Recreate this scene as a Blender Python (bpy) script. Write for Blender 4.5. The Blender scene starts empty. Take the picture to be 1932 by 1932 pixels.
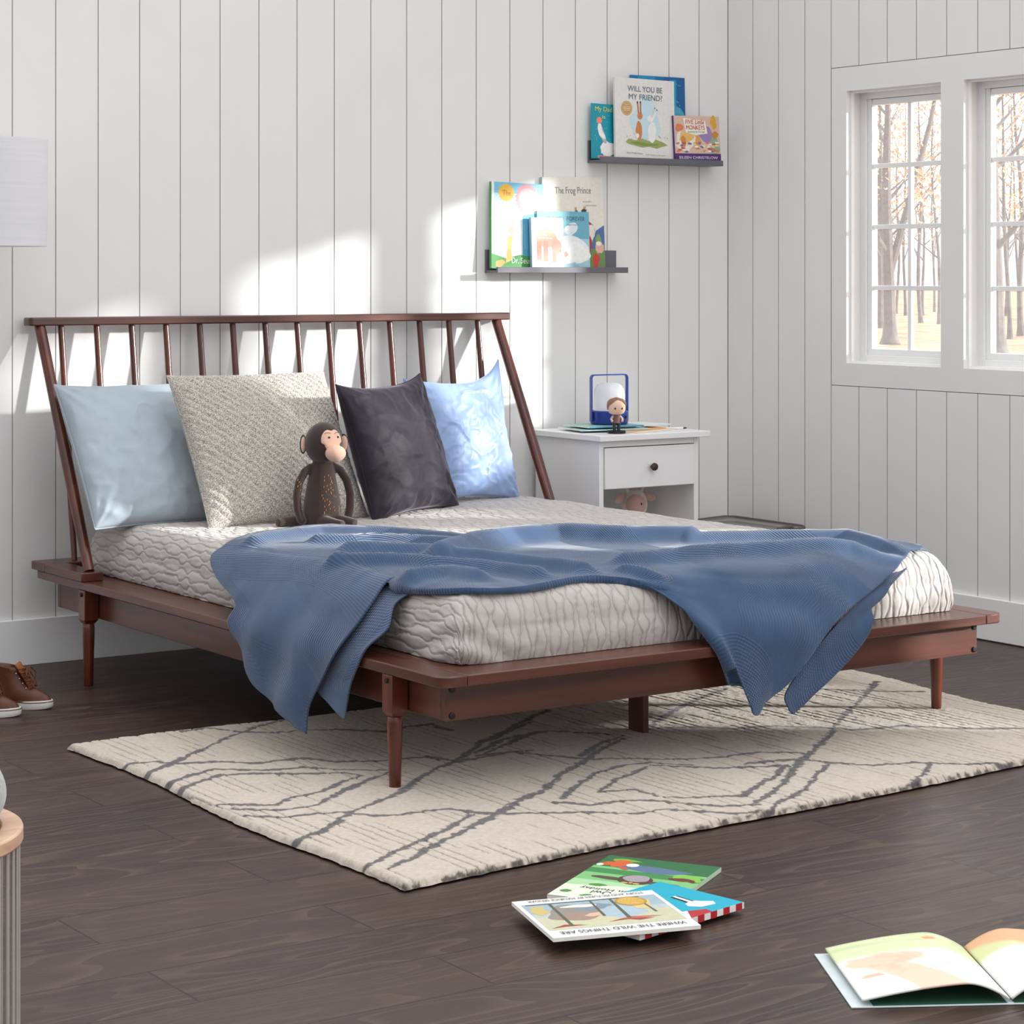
import bpy, bmesh, math, random
import numpy as np
from mathutils import Vector, Matrix, Euler

S = bpy.context.scene
COL = S.collection
PI = math.pi

# ------------------------------------------------------------------ camera
cam_d = bpy.data.cameras.new('camera')
cam_d.sensor_width = 36.0
cam_d.lens = 4361.0 / 1932 * 36
cam_d.shift_y = -(966 - 519) / 1932
cam_d.clip_end = 400
cam = bpy.data.objects.new('camera', cam_d)
cam.location = (0, 0, 1.18)
cam.rotation_euler = (math.radians(90), 0, math.radians(-34.225))
COL.objects.link(cam)
S.camera = cam

# ------------------------------------------------------------------ world
W = bpy.data.worlds.new('daylight_sky'); S.world = W
W.use_nodes = True
wn = W.node_tree; wn.nodes.clear()
wo = wn.nodes.new('ShaderNodeOutputWorld'); bg = wn.nodes.new('ShaderNodeBackground')
tc = wn.nodes.new('ShaderNodeTexCoord')
dp = wn.nodes.new('ShaderNodeVectorMath'); dp.operation = 'DOT_PRODUCT'; dp.inputs[1].default_value = (0.55, 0.25, 0.45)
wn.links.new(tc.outputs['Generated'], dp.inputs[0])
mr = wn.nodes.new('ShaderNodeMapRange')
for i, v in ((1, -0.75), (2, 0.75), (3, 0.40), (4, 2.2)): mr.inputs[i].default_value = v
wn.links.new(dp.outputs['Value'], mr.inputs[0])
bg.inputs[0].default_value = (0.985, 0.985, 1.0, 1)
wn.links.new(mr.outputs[0], bg.inputs[1]); wn.links.new(bg.outputs[0], wo.inputs[0])

# ------------------------------------------------------------------ sun and added fill lamps
def look(d):
    return Vector(d).to_track_quat('-Z', 'Y').to_euler()
sun_d = bpy.data.lights.new('low_sun', 'SUN'); sun_d.energy = 8.5; sun_d.angle = math.radians(2.8); sun_d.color = (1.0, 0.985, 0.955)
sun = bpy.data.objects.new('low_sun', sun_d); sun.rotation_euler = look((-1.4, 1.08, -0.40)); sun.location = (12, -4, 6); COL.objects.link(sun)
ar_d = bpy.data.lights.new('right_fill_lamp', 'AREA'); ar_d.shape = 'RECTANGLE'; ar_d.size = 2.6; ar_d.size_y = 2.2; ar_d.energy = 32; ar_d.color = (1.0, 0.99, 0.97)  # unseen area lamp added to brighten the right foreground
ar = bpy.data.objects.new('right_fill_lamp', ar_d); ar.location = (5.2, 0.9, 1.5); ar.rotation_euler = look((-1.0, 0.85, -0.35)); COL.objects.link(ar)

sb_d = bpy.data.lights.new('overhead_softbox', 'AREA'); sb_d.shape = 'RECTANGLE'; sb_d.size = 4.0; sb_d.size_y = 3.0; sb_d.energy = 30; sb_d.color = (1.0, 0.995, 0.985)  # unseen softbox added above the set as soft fill
sbx = bpy.data.objects.new('overhead_softbox', sb_d); sbx.location = (3.6, 1.6, 4.4); sbx.rotation_euler = look((0.45, 0.55, -1.0)); COL.objects.link(sbx)

S.view_settings.view_transform = 'Standard'
S.view_settings.look = 'None'
S.view_settings.gamma = 1.0
S.view_settings.use_curve_mapping = False
S.view_settings.exposure = 0.0

# ------------------------------------------------------------------ helpers: colour, nodes
def C(h, a=1.0):
    h = h.lstrip('#'); r = [int(h[i:i + 2], 16) / 255 for i in (0, 2, 4)]
    return tuple(c / 12.92 if c <= 0.04045 else ((c + 0.055) / 1.055) ** 2.4 for c in r) + (a,)

class N:
    """tiny node-tree builder"""
    def __init__(s, name):
        s.m = bpy.data.materials.new(name); s.m.use_nodes = True
        s.t = s.m.node_tree; s.t.nodes.clear()
        s.out = s.new('ShaderNodeOutputMaterial'); s.b = s.new('ShaderNodeBsdfPrincipled')
        s.link(s.b.outputs[0], s.out.inputs[0])
    def new(s, k, **kw):
        n = s.t.nodes.new(k)
        for a, v in kw.items(): setattr(n, a, v)
        return n
    def link(s, a, b): s.t.links.new(a, b)
    def obj(s, scale=(1, 1, 1), which='Object', loc=(0, 0, 0), rot=(0, 0, 0)):
        t = s.new('ShaderNodeTexCoord'); m = s.new('ShaderNodeMapping')
        m.inputs['Scale'].default_value = scale; m.inputs['Location'].default_value = loc; m.inputs['Rotation'].default_value = rot
        s.link(t.outputs[which], m.inputs[0]); return m.outputs[0]
    def noise(s, vec, scale, detail=3, rough=0.55, dist=0.0):
        n = s.new('ShaderNodeTexNoise'); n.inputs['Scale'].default_value = scale; n.inputs['Detail'].default_value = detail
        n.inputs['Roughness'].default_value = rough; n.inputs['Distortion'].default_value = dist
        if vec is not None: s.link(vec, n.inputs['Vector'])
        return n.outputs['Fac']
    def ramp(s, fac, stops):
        r = s.new('ShaderNodeValToRGB'); e = r.color_ramp.elements
        while len(e) < len(stops): e.new(0.5)
        for i, (p, c) in enumerate(stops):
            e[i].position = p; e[i].color = c if len(c) == 4 else tuple(c) + (1,)
        s.link(fac, r.inputs[0]); return r.outputs[0]
    def math(s, op, a, b=None, c=None):
        n = s.new('ShaderNodeMath', operation=op)
        for i, v in enumerate((a, b, c)):
            if v is None: continue
            if isinstance(v, (int, float)): n.inputs[i].default_value = v
            else: s.link(v, n.inputs[i])
        return n.outputs[0]
    def mix(s, fac, a, b, mode='MIX'):
        n = s.new('ShaderNodeMix', data_type='RGBA', blend_type=mode)
        for i, v in ((0, fac), (6, a), (7, b)):
            if isinstance(v, (int, float, tuple)): n.inputs[i].default_value = v
            else: s.link(v, n.inputs[i])
        return n.outputs[2]
    def bump(s, h, strength=0.3, dist=0.002, normal=None):
        b = s.new('ShaderNodeBump'); b.inputs['Strength'].default_value = strength; b.inputs['Distance'].default_value = dist
        s.link(h, b.inputs['Height'])
        if normal is not None: s.link(normal, b.inputs['Normal'])
        s.link(b.outputs[0], s.b.inputs['Normal']); return b.outputs[0]
    def set(s, **kw):
        for k, v in kw.items():
            k = {'color': 'Base Color', 'rough': 'Roughness', 'metal': 'Metallic', 'spec': 'Specular IOR Level', 'coat': 'Coat Weight',
                 'coatr': 'Coat Roughness', 'sheen': 'Sheen Weight', 'sheenr': 'Sheen Roughness', 'sss': 'Subsurface Weight', 'trans': 'Transmission Weight', 'sheent': 'Sheen Tint'}[k]
            if isinstance(v, (int, float, tuple)): s.b.inputs[k].default_value = v
            else: s.link(v, s.b.inputs[k])
        return s

_cache = {}
def plain(name, col, rough=0.6, var=0.05, scale=30, bump=0.0, bdist=0.001, **kw):
    """plain coloured surface with faint procedural variation"""
    if name in _cache: return _cache[name]
    n = N(name); c = C(col) if isinstance(col, str) else tuple(col) + (1,)
    v = n.obj(); f = n.noise(v, scale, 3)
    d = tuple(x * (1 - var) for x in c[:3]) + (1,); l = tuple(min(1, x * (1 + var)) for x in c[:3]) + (1,)
    n.set(color=n.ramp(f, [(0.3, d), (0.7, l)]), rough=rough, **kw)
    if bump: n.bump(n.noise(v, scale * 4, 4), bump, bdist)
    _cache[name] = n.m; return n.m

def wood(name, axis, dark, mid, light, rough=0.32, scale=1.0, coat=0.25, off=0):
    n = N(name); k = {'x': (1.2, 26, 26), 'y': (26, 1.2, 26), 'z': (26, 26, 1.2)}[axis]
    v = n.obj(tuple(a * scale for a in k), loc=(off, off * 1.7, off * .6))
    g = n.noise(v, 1.0, 6, 0.6, 0.6)
    v2 = n.obj(tuple(a * 0.28 * scale for a in k), loc=(off, 3, 1)); g2 = n.noise(v2, 1.0, 3, 0.5, 1.5)
    f = n.math('ADD', n.math('MULTIPLY', g, 0.62), n.math('MULTIPLY', g2, 0.38))
    n.set(color=n.ramp(f, [(0.34, C(dark)), (0.5, C(mid)), (0.66, C(light))]), rough=rough, coat=coat, coatr=0.22)
    n.bump(g, 0.08, 0.001)
    return n.m

# ------------------------------------------------------------------ helpers: meshes
class MB:
    def __init__(s): s.v = []; s.f = []; s.mi = []
    def add(s, vs, fs, mi=0):
        o = len(s.v); s.v += [tuple(p) for p in vs]
        for f in fs: s.f.append(tuple(i + o for i in f)); s.mi.append(mi)
        return s
    def box(s, x0, x1, y0, y1, z0, z1, mi=0, M=None):
        vs = [(x, y, z) for z in (z0, z1) for y in (y0, y1) for x in (x0, x1)]
        if M is not None: vs = [tuple(M @ Vector(p)) for p in vs]
        return s.add(vs, [(0, 2, 3, 1), (4, 5, 7, 6), (0, 1, 5, 4), (2, 6, 7, 3), (0, 4, 6, 2), (1, 3, 7, 5)], mi)
    def quad(s, a, b, c, d, mi=0): return s.add([a, b, c, d], [(0, 1, 2, 3)], mi)
    def tube(s, pts, rs, n=16, mi=0, caps=True):
        pts = [Vector(p) for p in pts]
        if isinstance(rs, (int, float)): rs = [rs] * len(pts)
        rings = []; prev = None
        for i, p in enumerate(pts):
            t = (pts[min(i + 1, len(pts) - 1)] - pts[max(i - 1, 0)]).normalized()
            if prev is None:
                a = t.cross(Vector((0, 0, 1)));
                if a.length < 1e-3: a = t.cross(Vector((0, 1, 0)))
            else: a = prev - t * prev.dot(t)
            a.normalize(); b = t.cross(a); prev = a
            rings.append([p + (a * math.cos(2 * PI * k / n) + b * math.sin(2 * PI * k / n)) * rs[i] for k in range(n)])
        vs = [q for r in rings for q in r]; fs = []
        for i in range(len(pts) - 1):
            for k in range(n):
                k2 = (k + 1) % n; fs.append((i * n + k, i * n + k2, (i + 1) * n + k2, (i + 1) * n + k))
        if caps: fs.append(tuple(range(n))[::-1]); fs.append(tuple(range((len(pts) - 1) * n, len(pts) * n)))
        return s.add(vs, fs, mi)
    def lathe(s, prof, c=(0, 0, 0), n=32, mi=0, M=None):
        vs = []; fs = []
        for r, z in prof:
            for k in range(n):
                p = Vector((r * math.cos(2 * PI * k / n), r * math.sin(2 * PI * k / n), z))
                if M is not None: p = M @ p
                vs.append(tuple(p + Vector(c)))
        for i in range(len(prof) - 1):
            for k in range(n):
                k2 = (k + 1) % n; fs.append((i * n + k, i * n + k2, (i + 1) * n + k2, (i + 1) * n + k))
        fs.append(tuple(range(n))[::-1]); fs.append(tuple(range((len(prof) - 1) * n, len(prof) * n)))
        return s.add(vs, fs, mi)
    def ball(s, c, r, nu=20, nv=12, mi=0, M=None):
        r = r if isinstance(r, (tuple, list)) else (r, r, r); vs = []; fs = []
        for i in range(nv + 1):
            th = PI * i / nv
            for k in range(nu):
                ph = 2 * PI * k / nu; p = Vector((r[0] * math.sin(th) * math.cos(ph), r[1] * math.sin(th) * math.sin(ph), r[2] * math.cos(th)))
                if M is not None: p = M @ p
                vs.append(tuple(p + Vector(c)))
        for i in range(nv):
            for k in range(nu):
                k2 = (k + 1) % nu; fs.append((i * nu + k, (i + 1) * nu + k, (i + 1) * nu + k2, i * nu + k2))
        return s.add(vs, fs, mi)
    def prism(s, poly, z0, z1, mi=0, M=None):
        n = len(poly); vs = [(x, y, z0) for x, y in poly] + [(x, y, z1) for x, y in poly]
        if M is not None: vs = [tuple(M @ Vector(p)) for p in vs]
        fs = [tuple(range(n))[::-1], tuple(range(n, 2 * n))] + [(i, (i + 1) % n, n + (i + 1) % n, n + i) for i in range(n)]
        return s.add(vs, fs, mi)

def obj(name, mb, mats, parent=None, smooth=False, bevel=0, seg=2, local=False, angle=35, label=None):
    me = bpy.data.meshes.new(name)
    vs = mb.v
    if parent is not None and not local:
        L = parent.location; vs = [(x - L.x, y - L.y, z - L.z) for x, y, z in vs]
    me.from_pydata(vs, [], mb.f)
    mats = mats if isinstance(mats, (list, tuple)) else [mats]
    for m in mats: me.materials.append(m)
    if len(mats) > 1: me.polygons.foreach_set('material_index', mb.mi)
    bm = bmesh.new(); bm.from_mesh(me)
    bmesh.ops.remove_doubles(bm, verts=bm.verts, dist=1e-6)
    bmesh.ops.recalc_face_normals(bm, faces=bm.faces); bm.to_mesh(me); bm.free()
    o = bpy.data.objects.new(name, me); COL.objects.link(o)
    if parent is not None: o.parent = parent
    if bevel:
        b = o.modifiers.new('bevel', 'BEVEL'); b.width = bevel; b.segments = seg; b.limit_method = 'ANGLE'; b.angle_limit = math.radians(35)
    if smooth or bevel:
        me.polygons.foreach_set('use_smooth', [True] * len(me.polygons))
        try: me.set_sharp_from_angle(angle=math.radians(angle))
        except Exception: pass
    if label: o['label'] = label
    me.update(); return o

def gridobj(name, P, mats, parent=None, uv=None, attr=None, solid=0, flip=False, matrix=None):
    """P: (n,m,3) array -> smooth quad mesh; uv (n,m,2); attr (n,m,3) colour"""
    n, m, _ = P.shape; P = P.reshape(-1, 3).astype(float)
    if parent is not None and matrix is None: P = P - np.array(parent.location)
    idx = np.arange(n * m).reshape(n, m)
    q = np.stack([idx[:-1, :-1], idx[1:, :-1], idx[1:, 1:], idx[:-1, 1:]], -1).reshape(-1, 4)
    if flip: q = q[:, ::-1]
    me = bpy.data.meshes.new(name)
    me.vertices.add(n * m); me.vertices.foreach_set('co', P.ravel())
    me.loops.add(q.size); me.loops.foreach_set('vertex_index', q.ravel().astype(np.int32))
    me.polygons.add(len(q)); me.polygons.foreach_set('loop_start', np.arange(0, q.size, 4, dtype=np.int32))
    me.polygons.foreach_set('loop_total', np.full(len(q), 4, dtype=np.int32))
    me.update(); me.polygons.foreach_set('use_smooth', np.ones(len(q), bool))
    if uv is not None:
        l = me.uv_layers.new(name='UVMap'); l.data.foreach_set('uv', uv.reshape(-1, 2)[q.ravel()].ravel())
    if attr is not None:
        a = me.color_attributes.new('pattern', 'FLOAT_COLOR', 'POINT')
        c = np.ones((n * m, 4)); c[:, :3] = attr.reshape(-1, 3); a.data.foreach_set('color', c.ravel())
    mats = mats if isinstance(mats, (list, tuple)) else [mats]
    for k in mats: me.materials.append(k)
    me.validate()
    o = bpy.data.objects.new(name, me); COL.objects.link(o)
    if parent is not None: o.parent = parent
    if solid:
        s = o.modifiers.new('thickness', 'SOLIDIFY'); s.thickness = solid; s.offset = -1
    return o

def thing(name, label, cat, loc=(0, 0, 0), rot=(0, 0, 0), group=None):
    o = bpy.data.objects.new(name, None); COL.objects.link(o); o.empty_display_size = 0.05
    o.location = loc; o.rotation_euler = rot; o['label'] = label; o['category'] = cat
    if group: o['group'] = group
    return o
def tag(o, label, cat, group=None, kind=None):
    o['label'] = label; o['category'] = cat
    if group: o['group'] = group
    if kind: o['kind'] = kind
    return o
def struct(o): o['kind'] = 'structure'; return o

def lattice(seed, n=256):
    return np.random.RandomState(seed).rand(n, n)
_lat = {}
def vnoise(x, y, seed=0):
    if seed not in _lat: _lat[seed] = lattice(seed)
    L = _lat[seed]; xi = np.floor(x).astype(int); yi = np.floor(y).astype(int); fx = x - xi; fy = y - yi
    fx = fx * fx * (3 - 2 * fx); fy = fy * fy * (3 - 2 * fy)
    g = lambda a, b: L[a % 256, b % 256]
    return ((g(xi, yi) * (1 - fx) + g(xi + 1, yi) * fx) * (1 - fy) + (g(xi, yi + 1) * (1 - fx) + g(xi + 1, yi + 1) * fx) * fy) * 2 - 1
def fbm(x, y, seed=0, oct=4, gain=0.5):
    r = 0; a = 1; t = 0
    for i in range(oct): r = r + a * vnoise(x * 2 ** i + 17 * i, y * 2 ** i + 31 * i, seed + i); t += a; a *= gain
    return r / t
def normals(P):
    du = np.gradient(P, axis=0); dv = np.gradient(P, axis=1); n = np.cross(du, dv)
    return n / np.maximum(np.linalg.norm(n, axis=2, keepdims=True), 1e-9)

def text_mesh(name, s, parent, x, z, w, h, y, mat, rot=0.0, mirror=False, bold=0.0, dy=-0.0004, label=None):
    """flat lettering centred at (x,z), fitted to w x h, on a face looking to -y in the parent's local frame"""
    cu = bpy.data.curves.new(name, 'FONT'); cu.body = s; cu.align_x = 'CENTER'; cu.align_y = 'CENTER'; cu.offset = bold; cu.resolution_u = 3
    t = bpy.data.objects.new(name, cu); COL.objects.link(t)
    dg = bpy.context.evaluated_depsgraph_get()
    me = bpy.data.meshes.new_from_object(t.evaluated_get(dg)); bpy.data.objects.remove(t); bpy.data.curves.remove(cu)
    me.name = name
    co = np.array([v.co[:] for v in me.vertices]); lo, hi = co.min(0), co.max(0); c = (lo + hi) / 2; d = hi - lo
    sx = w / max(d[0], 1e-6); sz = h / max(d[1], 1e-6)
    cr, sr = math.cos(rot), math.sin(rot)
    for v in me.vertices:
        a = (v.co.x - c[0]) * sx; b = (v.co.y - c[1]) * sz
        v.co = (x + a * cr - b * sr, y + dy, z + a * sr + b * cr)
    me.materials.append(mat)
    o = bpy.data.objects.new(name, me); COL.objects.link(o); o.parent = parent
    if label: o['label'] = label
    return o

# ------------------------------------------------------------------ shared materials
def wall_mat():
    n = N('white_painted_boards'); v = n.obj()
    f = n.noise(v, 3.0, 3)
    n.set(color=n.ramp(f, [(0.3, (0.80, 0.797, 0.785, 1)), (0.7, (0.83, 0.827, 0.815, 1))]), rough=0.55, spec=0.3)
    n.bump(n.noise(n.obj((40, 40, 6)), 3, 4), 0.05, 0.001); return n.m
M_WALL = wall_mat()
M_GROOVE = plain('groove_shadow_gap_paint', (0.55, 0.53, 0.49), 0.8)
M_TRIM = plain('white_trim_paint', (0.88, 0.88, 0.875), 0.4, 0.02, 5)
BED = {a: wood('walnut_stained_pine_' + a, a, '#3a1c12', '#522a1d', '#6b3c2c', off=i * 3.1) for i, a in enumerate('xyz')}
BEDT = wood('turned_walnut_stained_pine', 'z', '#38140a', '#55200e', '#6f2f17', rough=0.28, coat=0.4)
M_BLACK = plain('black_steel', (0.02, 0.02, 0.022), 0.4, metal=0.6)
M_PAPER = plain('book_paper', (0.86, 0.84, 0.78), 0.8, 0.03, 60)

# ================================================================== THE ROOM
XB, YA, HT = 5.466, 6.616, 3.7
# back wall: vertical boards with V-gaps, front face at y = YA
def boards(edges, z0, z1, mk, depth=0.0032, gap=0.0017):
    """edges: groove positions along the wall; mk(s, off, z) -> point; boards meet at narrow sunk grooves"""
    mb = MB()
    for a, b in zip(edges[:-1], edges[1:]):
        a2, b2 = a + gap, b - gap
        mb.quad(mk(a2, 0, z0), mk(b2, 0, z0), mk(b2, 0, z1), mk(a2, 0, z1), 0)
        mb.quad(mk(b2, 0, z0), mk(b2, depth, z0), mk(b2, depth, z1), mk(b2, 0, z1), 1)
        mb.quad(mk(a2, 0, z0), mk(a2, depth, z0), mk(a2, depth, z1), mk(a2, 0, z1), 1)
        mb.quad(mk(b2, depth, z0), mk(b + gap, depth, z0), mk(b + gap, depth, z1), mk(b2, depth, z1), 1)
    return mb
ex = [5.329 - 0.1396 * k for k in range(39)][::-1] + [XB]
mb = boards(ex, 0.0, HT, lambda s, o, z: (s, YA + o, z))
mb.box(ex[0], XB + 0.15, YA + 0.012, YA + 0.13, 0, HT, 0)
struct(obj('wall_back', mb, [M_WALL, M_GROOVE]))

# right wall with a pair of casement openings, and more openings further along (outside the picture)
WIN = [(5.517, 5.974, 0.875, 1.818), (4.956, 5.413, 0.875, 1.818), (4.35, 4.79, 0.875, 1.818), (3.19, 4.12, 0.285, 1.40)]
ey = [YA - 0.1405 * k for k in range(0, 5)]       # corner to the window surround
mb = boards([6.052, 6.19, 6.332, 6.474, YA], 0.0, HT, lambda s, o, z: (XB + o, s, z))
ys = sorted([6.052 - 0.1405 * k for k in range(0, 61)])
mb2 = boards(ys, 1.903, HT, lambda s, o, z: (XB + o, s, z)); mb.add(mb2.v, [], 0); o0 = len(mb.v) - len(mb2.v)
for f, i in zip(mb2.f, mb2.mi): mb.f.append(tuple(a + o0 for a in f)); mb.mi.append(i)
for lo, hi, za, zb in ((4.25, 6.052, 0.0, 0.795), (-2.3, 3.1, 0.0, 1.9)):
    yy = [6.052 - 0.1405 * k for k in range(0, 61) if lo - 0.08 < 6.052 - 0.1405 * k < hi + 0.01]
    m3 = boards(sorted(yy), za, zb, lambda s, o, z: (XB + o, s, z)); o0 = len(mb.v); mb.v += m3.v
    for f, i in zip(m3.f, m3.mi): mb.f.append(tuple(a + o0 for a in f)); mb.mi.append(i)
# flat surround panels (flush with the boards) cut around the openings
def panel_cut(mb, y0, y1, z0, z1, holes):
    yb = sorted({y0, y1, *[h[0] for h in holes], *[h[1] for h in holes]}); zb = sorted({z0, z1, *[h[2] for h in holes], *[h[3] for h in holes]})
    for a, b in zip(yb[:-1], yb[1:]):
        for c, d in zip(zb[:-1], zb[1:]):
            cy, cz = (a + b) / 2, (c + d) / 2
            if any(h[0] < cy < h[1] and h[2] < cz < h[3] for h in holes): continue
            mb.quad((XB, a, c), (XB, b, c), (XB, b, d), (XB, a, d), 0)
panel_cut(mb, 4.22, 6.052 - 0.0018, 0.797, 1.901, WIN[:3])
panel_cut(mb, 3.1032, 4.22, 0.0, 1.901, WIN[3:])
# reveals of the openings and the rest of the wall thickness
T = 0.12
for y0, y1, z0, z1 in WIN:
    mb.quad((XB, y0, z0), (XB + T, y0, z0), (XB + T, y1, z0), (XB, y1, z0), 0); mb.quad((XB, y0, z1), (XB + T, y0, z1), (XB + T, y1, z1), (XB, y1, z1), 0)
    mb.quad((XB, y0, z0), (XB + T, y0, z0), (XB + T, y0, z1), (XB, y0, z1), 0); mb.quad((XB, y1, z0), (XB + T, y1, z0), (XB + T, y1, z1), (XB, y1, z1), 0)
yb = sorted({-2.4, YA + 0.12, *[w[0] for w in WIN], *[w[1] for w in WIN]}); zb = sorted({0.0, HT, *[w[2] for w in WIN], *[w[3] for w in WIN]})
for a, b in zip(yb[:-1], yb[1:]):
    for c, d in zip(zb[:-1], zb[1:]):
        if not any(w[0] < (a + b) / 2 < w[1] and w[2] < (c + d) / 2 < w[3] for w in WIN):
            mb.quad((XB + T, a, c), (XB + T, b, c), (XB + T, b, d), (XB + T, a, d), 0)
struct(obj('wall_right', mb, [M_WALL, M_GROOVE]))

# window glass: clear pane with a faint white veil imitating glare haze and a soft reflection
g = N('window_glass'); tr = g.new('ShaderNodeBsdfTransparent'); gl = g.new('ShaderNodeBsdfGlossy'); gl.inputs['Roughness'].default_value = 0.02
df = g.new('ShaderNodeBsdfTranslucent'); df.inputs[0].default_value = (0.95, 0.96, 1, 1)
m1 = g.new('ShaderNodeMixShader'); m1.inputs[0].default_value = 0.05; m2 = g.new('ShaderNodeMixShader'); m2.inputs[0].default_value = 0.04
g.link(tr.outputs[0], m1.inputs[1]); g.link(df.outputs[0], m1.inputs[2]); g.link(m1.outputs[0], m2.inputs[1]); g.link(gl.outputs[0], m2.inputs[2]); g.link(m2.outputs[0], g.out.inputs[0])
M_GLASS = g.m
def window(k, y0, y1, z0, z1, cols=2, rows=4):
    root = bpy.data.objects.new('window_%d' % k, None); COL.objects.link(root); root.location = (XB + 0.07, (y0 + y1) / 2, z0); struct(root)
    x0, x1 = XB + 0.066, XB + 0.112
    mb = MB(); w = 0.028
    for (a, b, c, d) in ((y0 - .002, y0 + w, z0 - .002, z1), (y1 - w, y1 + .002, z0 - .002, z1), (y0 + w, y1 - w, z0 - .002, z0 + w), (y0 + w, y1 - w, z1 - w, z1 + .002)): mb.box(x0, x1, a, b, c, d)
    struct(obj('window_frame', mb, M_TRIM, root, bevel=0.002))
    sx0, sx1 = XB + 0.074, XB + 0.098; s = 0.022
    ya, yb_, za, zb_ = y0 + w, y1 - w, z0 + w, z1 - w
    mb = MB()
    for (a, b, c, d) in ((ya, ya + s, za, zb_), (yb_ - s, yb_, za, zb_), (ya + s, yb_ - s, za, za + s), (ya + s, yb_ - s, zb_ - s, zb_)): mb.box(sx0 - 0.001, sx1, a, b, c, d)
    ya += s; yb_ -= s; za += s; zb_ -= s
    for i in range(1, cols): q = ya + (yb_ - ya) * i / cols; mb.box(sx0 + .004, sx1 - .004, q - .008, q + .008, za, zb_)
    for i in range(1, rows): q = za + (zb_ - za) * i / rows; mb.box(sx0 + .005, sx1 - .005, ya, yb_, q - .008, q + .008)
    struct(obj('window_sash', mb, M_TRIM, root, bevel=0.0015))
    mb = MB(); mb.box(XB + 0.085, XB + 0.088, ya, yb_, za, zb_); struct(obj('window_pane', mb, M_GLASS, root))
    # thin stop bead round the reveal
    mb = MB(); x0, x1 = XB + 0.018, XB + 0.030; w = .008
    for (a, b, c, d) in ((y0 - .001, y0 + w, z0 - .001, z1), (y1 - w, y1 + .001, z0 - .001, z1), (y0 + w, y1 - w, z0 - .001, z0 + w), (y0 + w, y1 - w, z1 - w, z1 + .001)): mb.box(x0, x1, a, b, c, d)
    struct(obj('window_bead', mb, M_TRIM, root, bevel=0.001))
window(1, *WIN[0]); window(2, *WIN[1]); window(3, *WIN[2]); window(4, *WIN[3], cols=2, rows=3)

mb = MB(); mb.box(0.05, XB - 0.014, YA - 0.014, YA - 0.0005, 0, 0.139); struct(obj('baseboard_back', mb, M_TRIM, bevel=0.002))
mb = MB(); mb.box(XB - 0.014, XB - 0.0005, -2.2, YA - 0.0005, 0.004, 0.139); struct(obj('baseboard_right', mb, M_TRIM, bevel=0.002))

# floor: dark brown plank laminate, long joints along x
def floor_mat():
    n = N('dark_brown_plank_floor'); v = n.obj()
    br = n.new('ShaderNodeTexBrick'); br.offset = 0.37; br.offset_frequency = 2; br.squash = 1
    n.link(n.obj(loc=(0.28, 0.131, 0)), br.inputs['Vector'])
    br.inputs['Color1'].default_value = (0, 0, 0, 1); br.inputs['Color2'].default_value = (1, 1, 1, 1); br.inputs['Mortar'].default_value = (0.5, 0.5, 0.5, 1)
    for k, q in (('Scale', 1.0), ('Mortar Size', 0.0020), ('Mortar Smooth', 0.1), ('Bias', 0.0), ('Brick Width', 1.21), ('Row Height', 0.1955)): br.inputs[k].default_value = q
    rnd = n.new('ShaderNodeSeparateColor'); n.link(br.outputs['Color'], rnd.inputs[0]); rv = rnd.outputs[0]
    off = n.new('ShaderNodeCombineXYZ'); n.link(n.math('MULTIPLY', rv, 7.3), off.inputs[0]); n.link(n.math('MULTIPLY', rv, 3.1), off.inputs[1]); n.link(n.math('MULTIPLY', rv, 9.0), off.inputs[2])
    va = n.new('ShaderNodeVectorMath', operation='ADD'); n.link(v, va.inputs[0]); n.link(off.outputs[0], va.inputs[1])
    def sc(s):
        q = n.new('ShaderNodeVectorMath', operation='MULTIPLY'); q.inputs[1].default_value = s; n.link(va.outputs[0], q.inputs[0]); return q.outputs[0]
    fine = n.noise(sc((5, 90, 1)), 1.0, 5, 0.65, 0.4)
    streak = n.noise(sc((1.1, 13, 1)), 1.0, 4, 0.6, 1.0)
    big = n.noise(sc((0.9, 5, 1)), 1.0, 2, 0.5, 0.3)
    # cathedral rings: iso-lines of a stretched smooth noise
    rg = n.math('FRACT', n.math('MULTIPLY', n.noise(sc((1.3, 7, 1)), 1.0, 1, 0.4, 0.35), 13.0))
    ring = n.math('SMOOTH_MIN', n.math('MULTIPLY', rg, 3.0), 1.0, 0.4)
    f = n.math('ADD', n.math('MULTIPLY', streak, 0.55), n.math('MULTIPLY', fine, 0.45))
    c = n.ramp(f, [(0.34, C('#221611')), (0.5, C('#33241d')), (0.68, C('#443128'))])
    c = n.mix(n.math('MULTIPLY', n.math('SUBTRACT', 1.0, ring), n.math('MULTIPLY', big, 0.9)), c, C('#695448'))
    c = n.mix(n.math('MULTIPLY', rv, 0.55), c, C('#4a382f'))
    c = n.mix(n.math('MULTIPLY', br.outputs['Fac'], 0.85), c, C('#120c0b'))
    n.set(color=c, rough=n.ramp(fine, [(0.3, (.36,) * 3), (0.7, (.5,) * 3)]), spec=0.42)
    h = n.math('SUBTRACT', n.math('ADD', n.math('MULTIPLY', fine, 0.5), n.math('MULTIPLY', ring, 0.35)), n.math('MULTIPLY', br.outputs['Fac'], 2.5))
    n.bump(h, 0.25, 0.0012); return n.m
mb = MB(); mb.box(-3.0, XB + 0.10, -3.0, YA + 0.10, -0.05, 0.0); struct(obj('floor', mb, floor_mat()))

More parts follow.
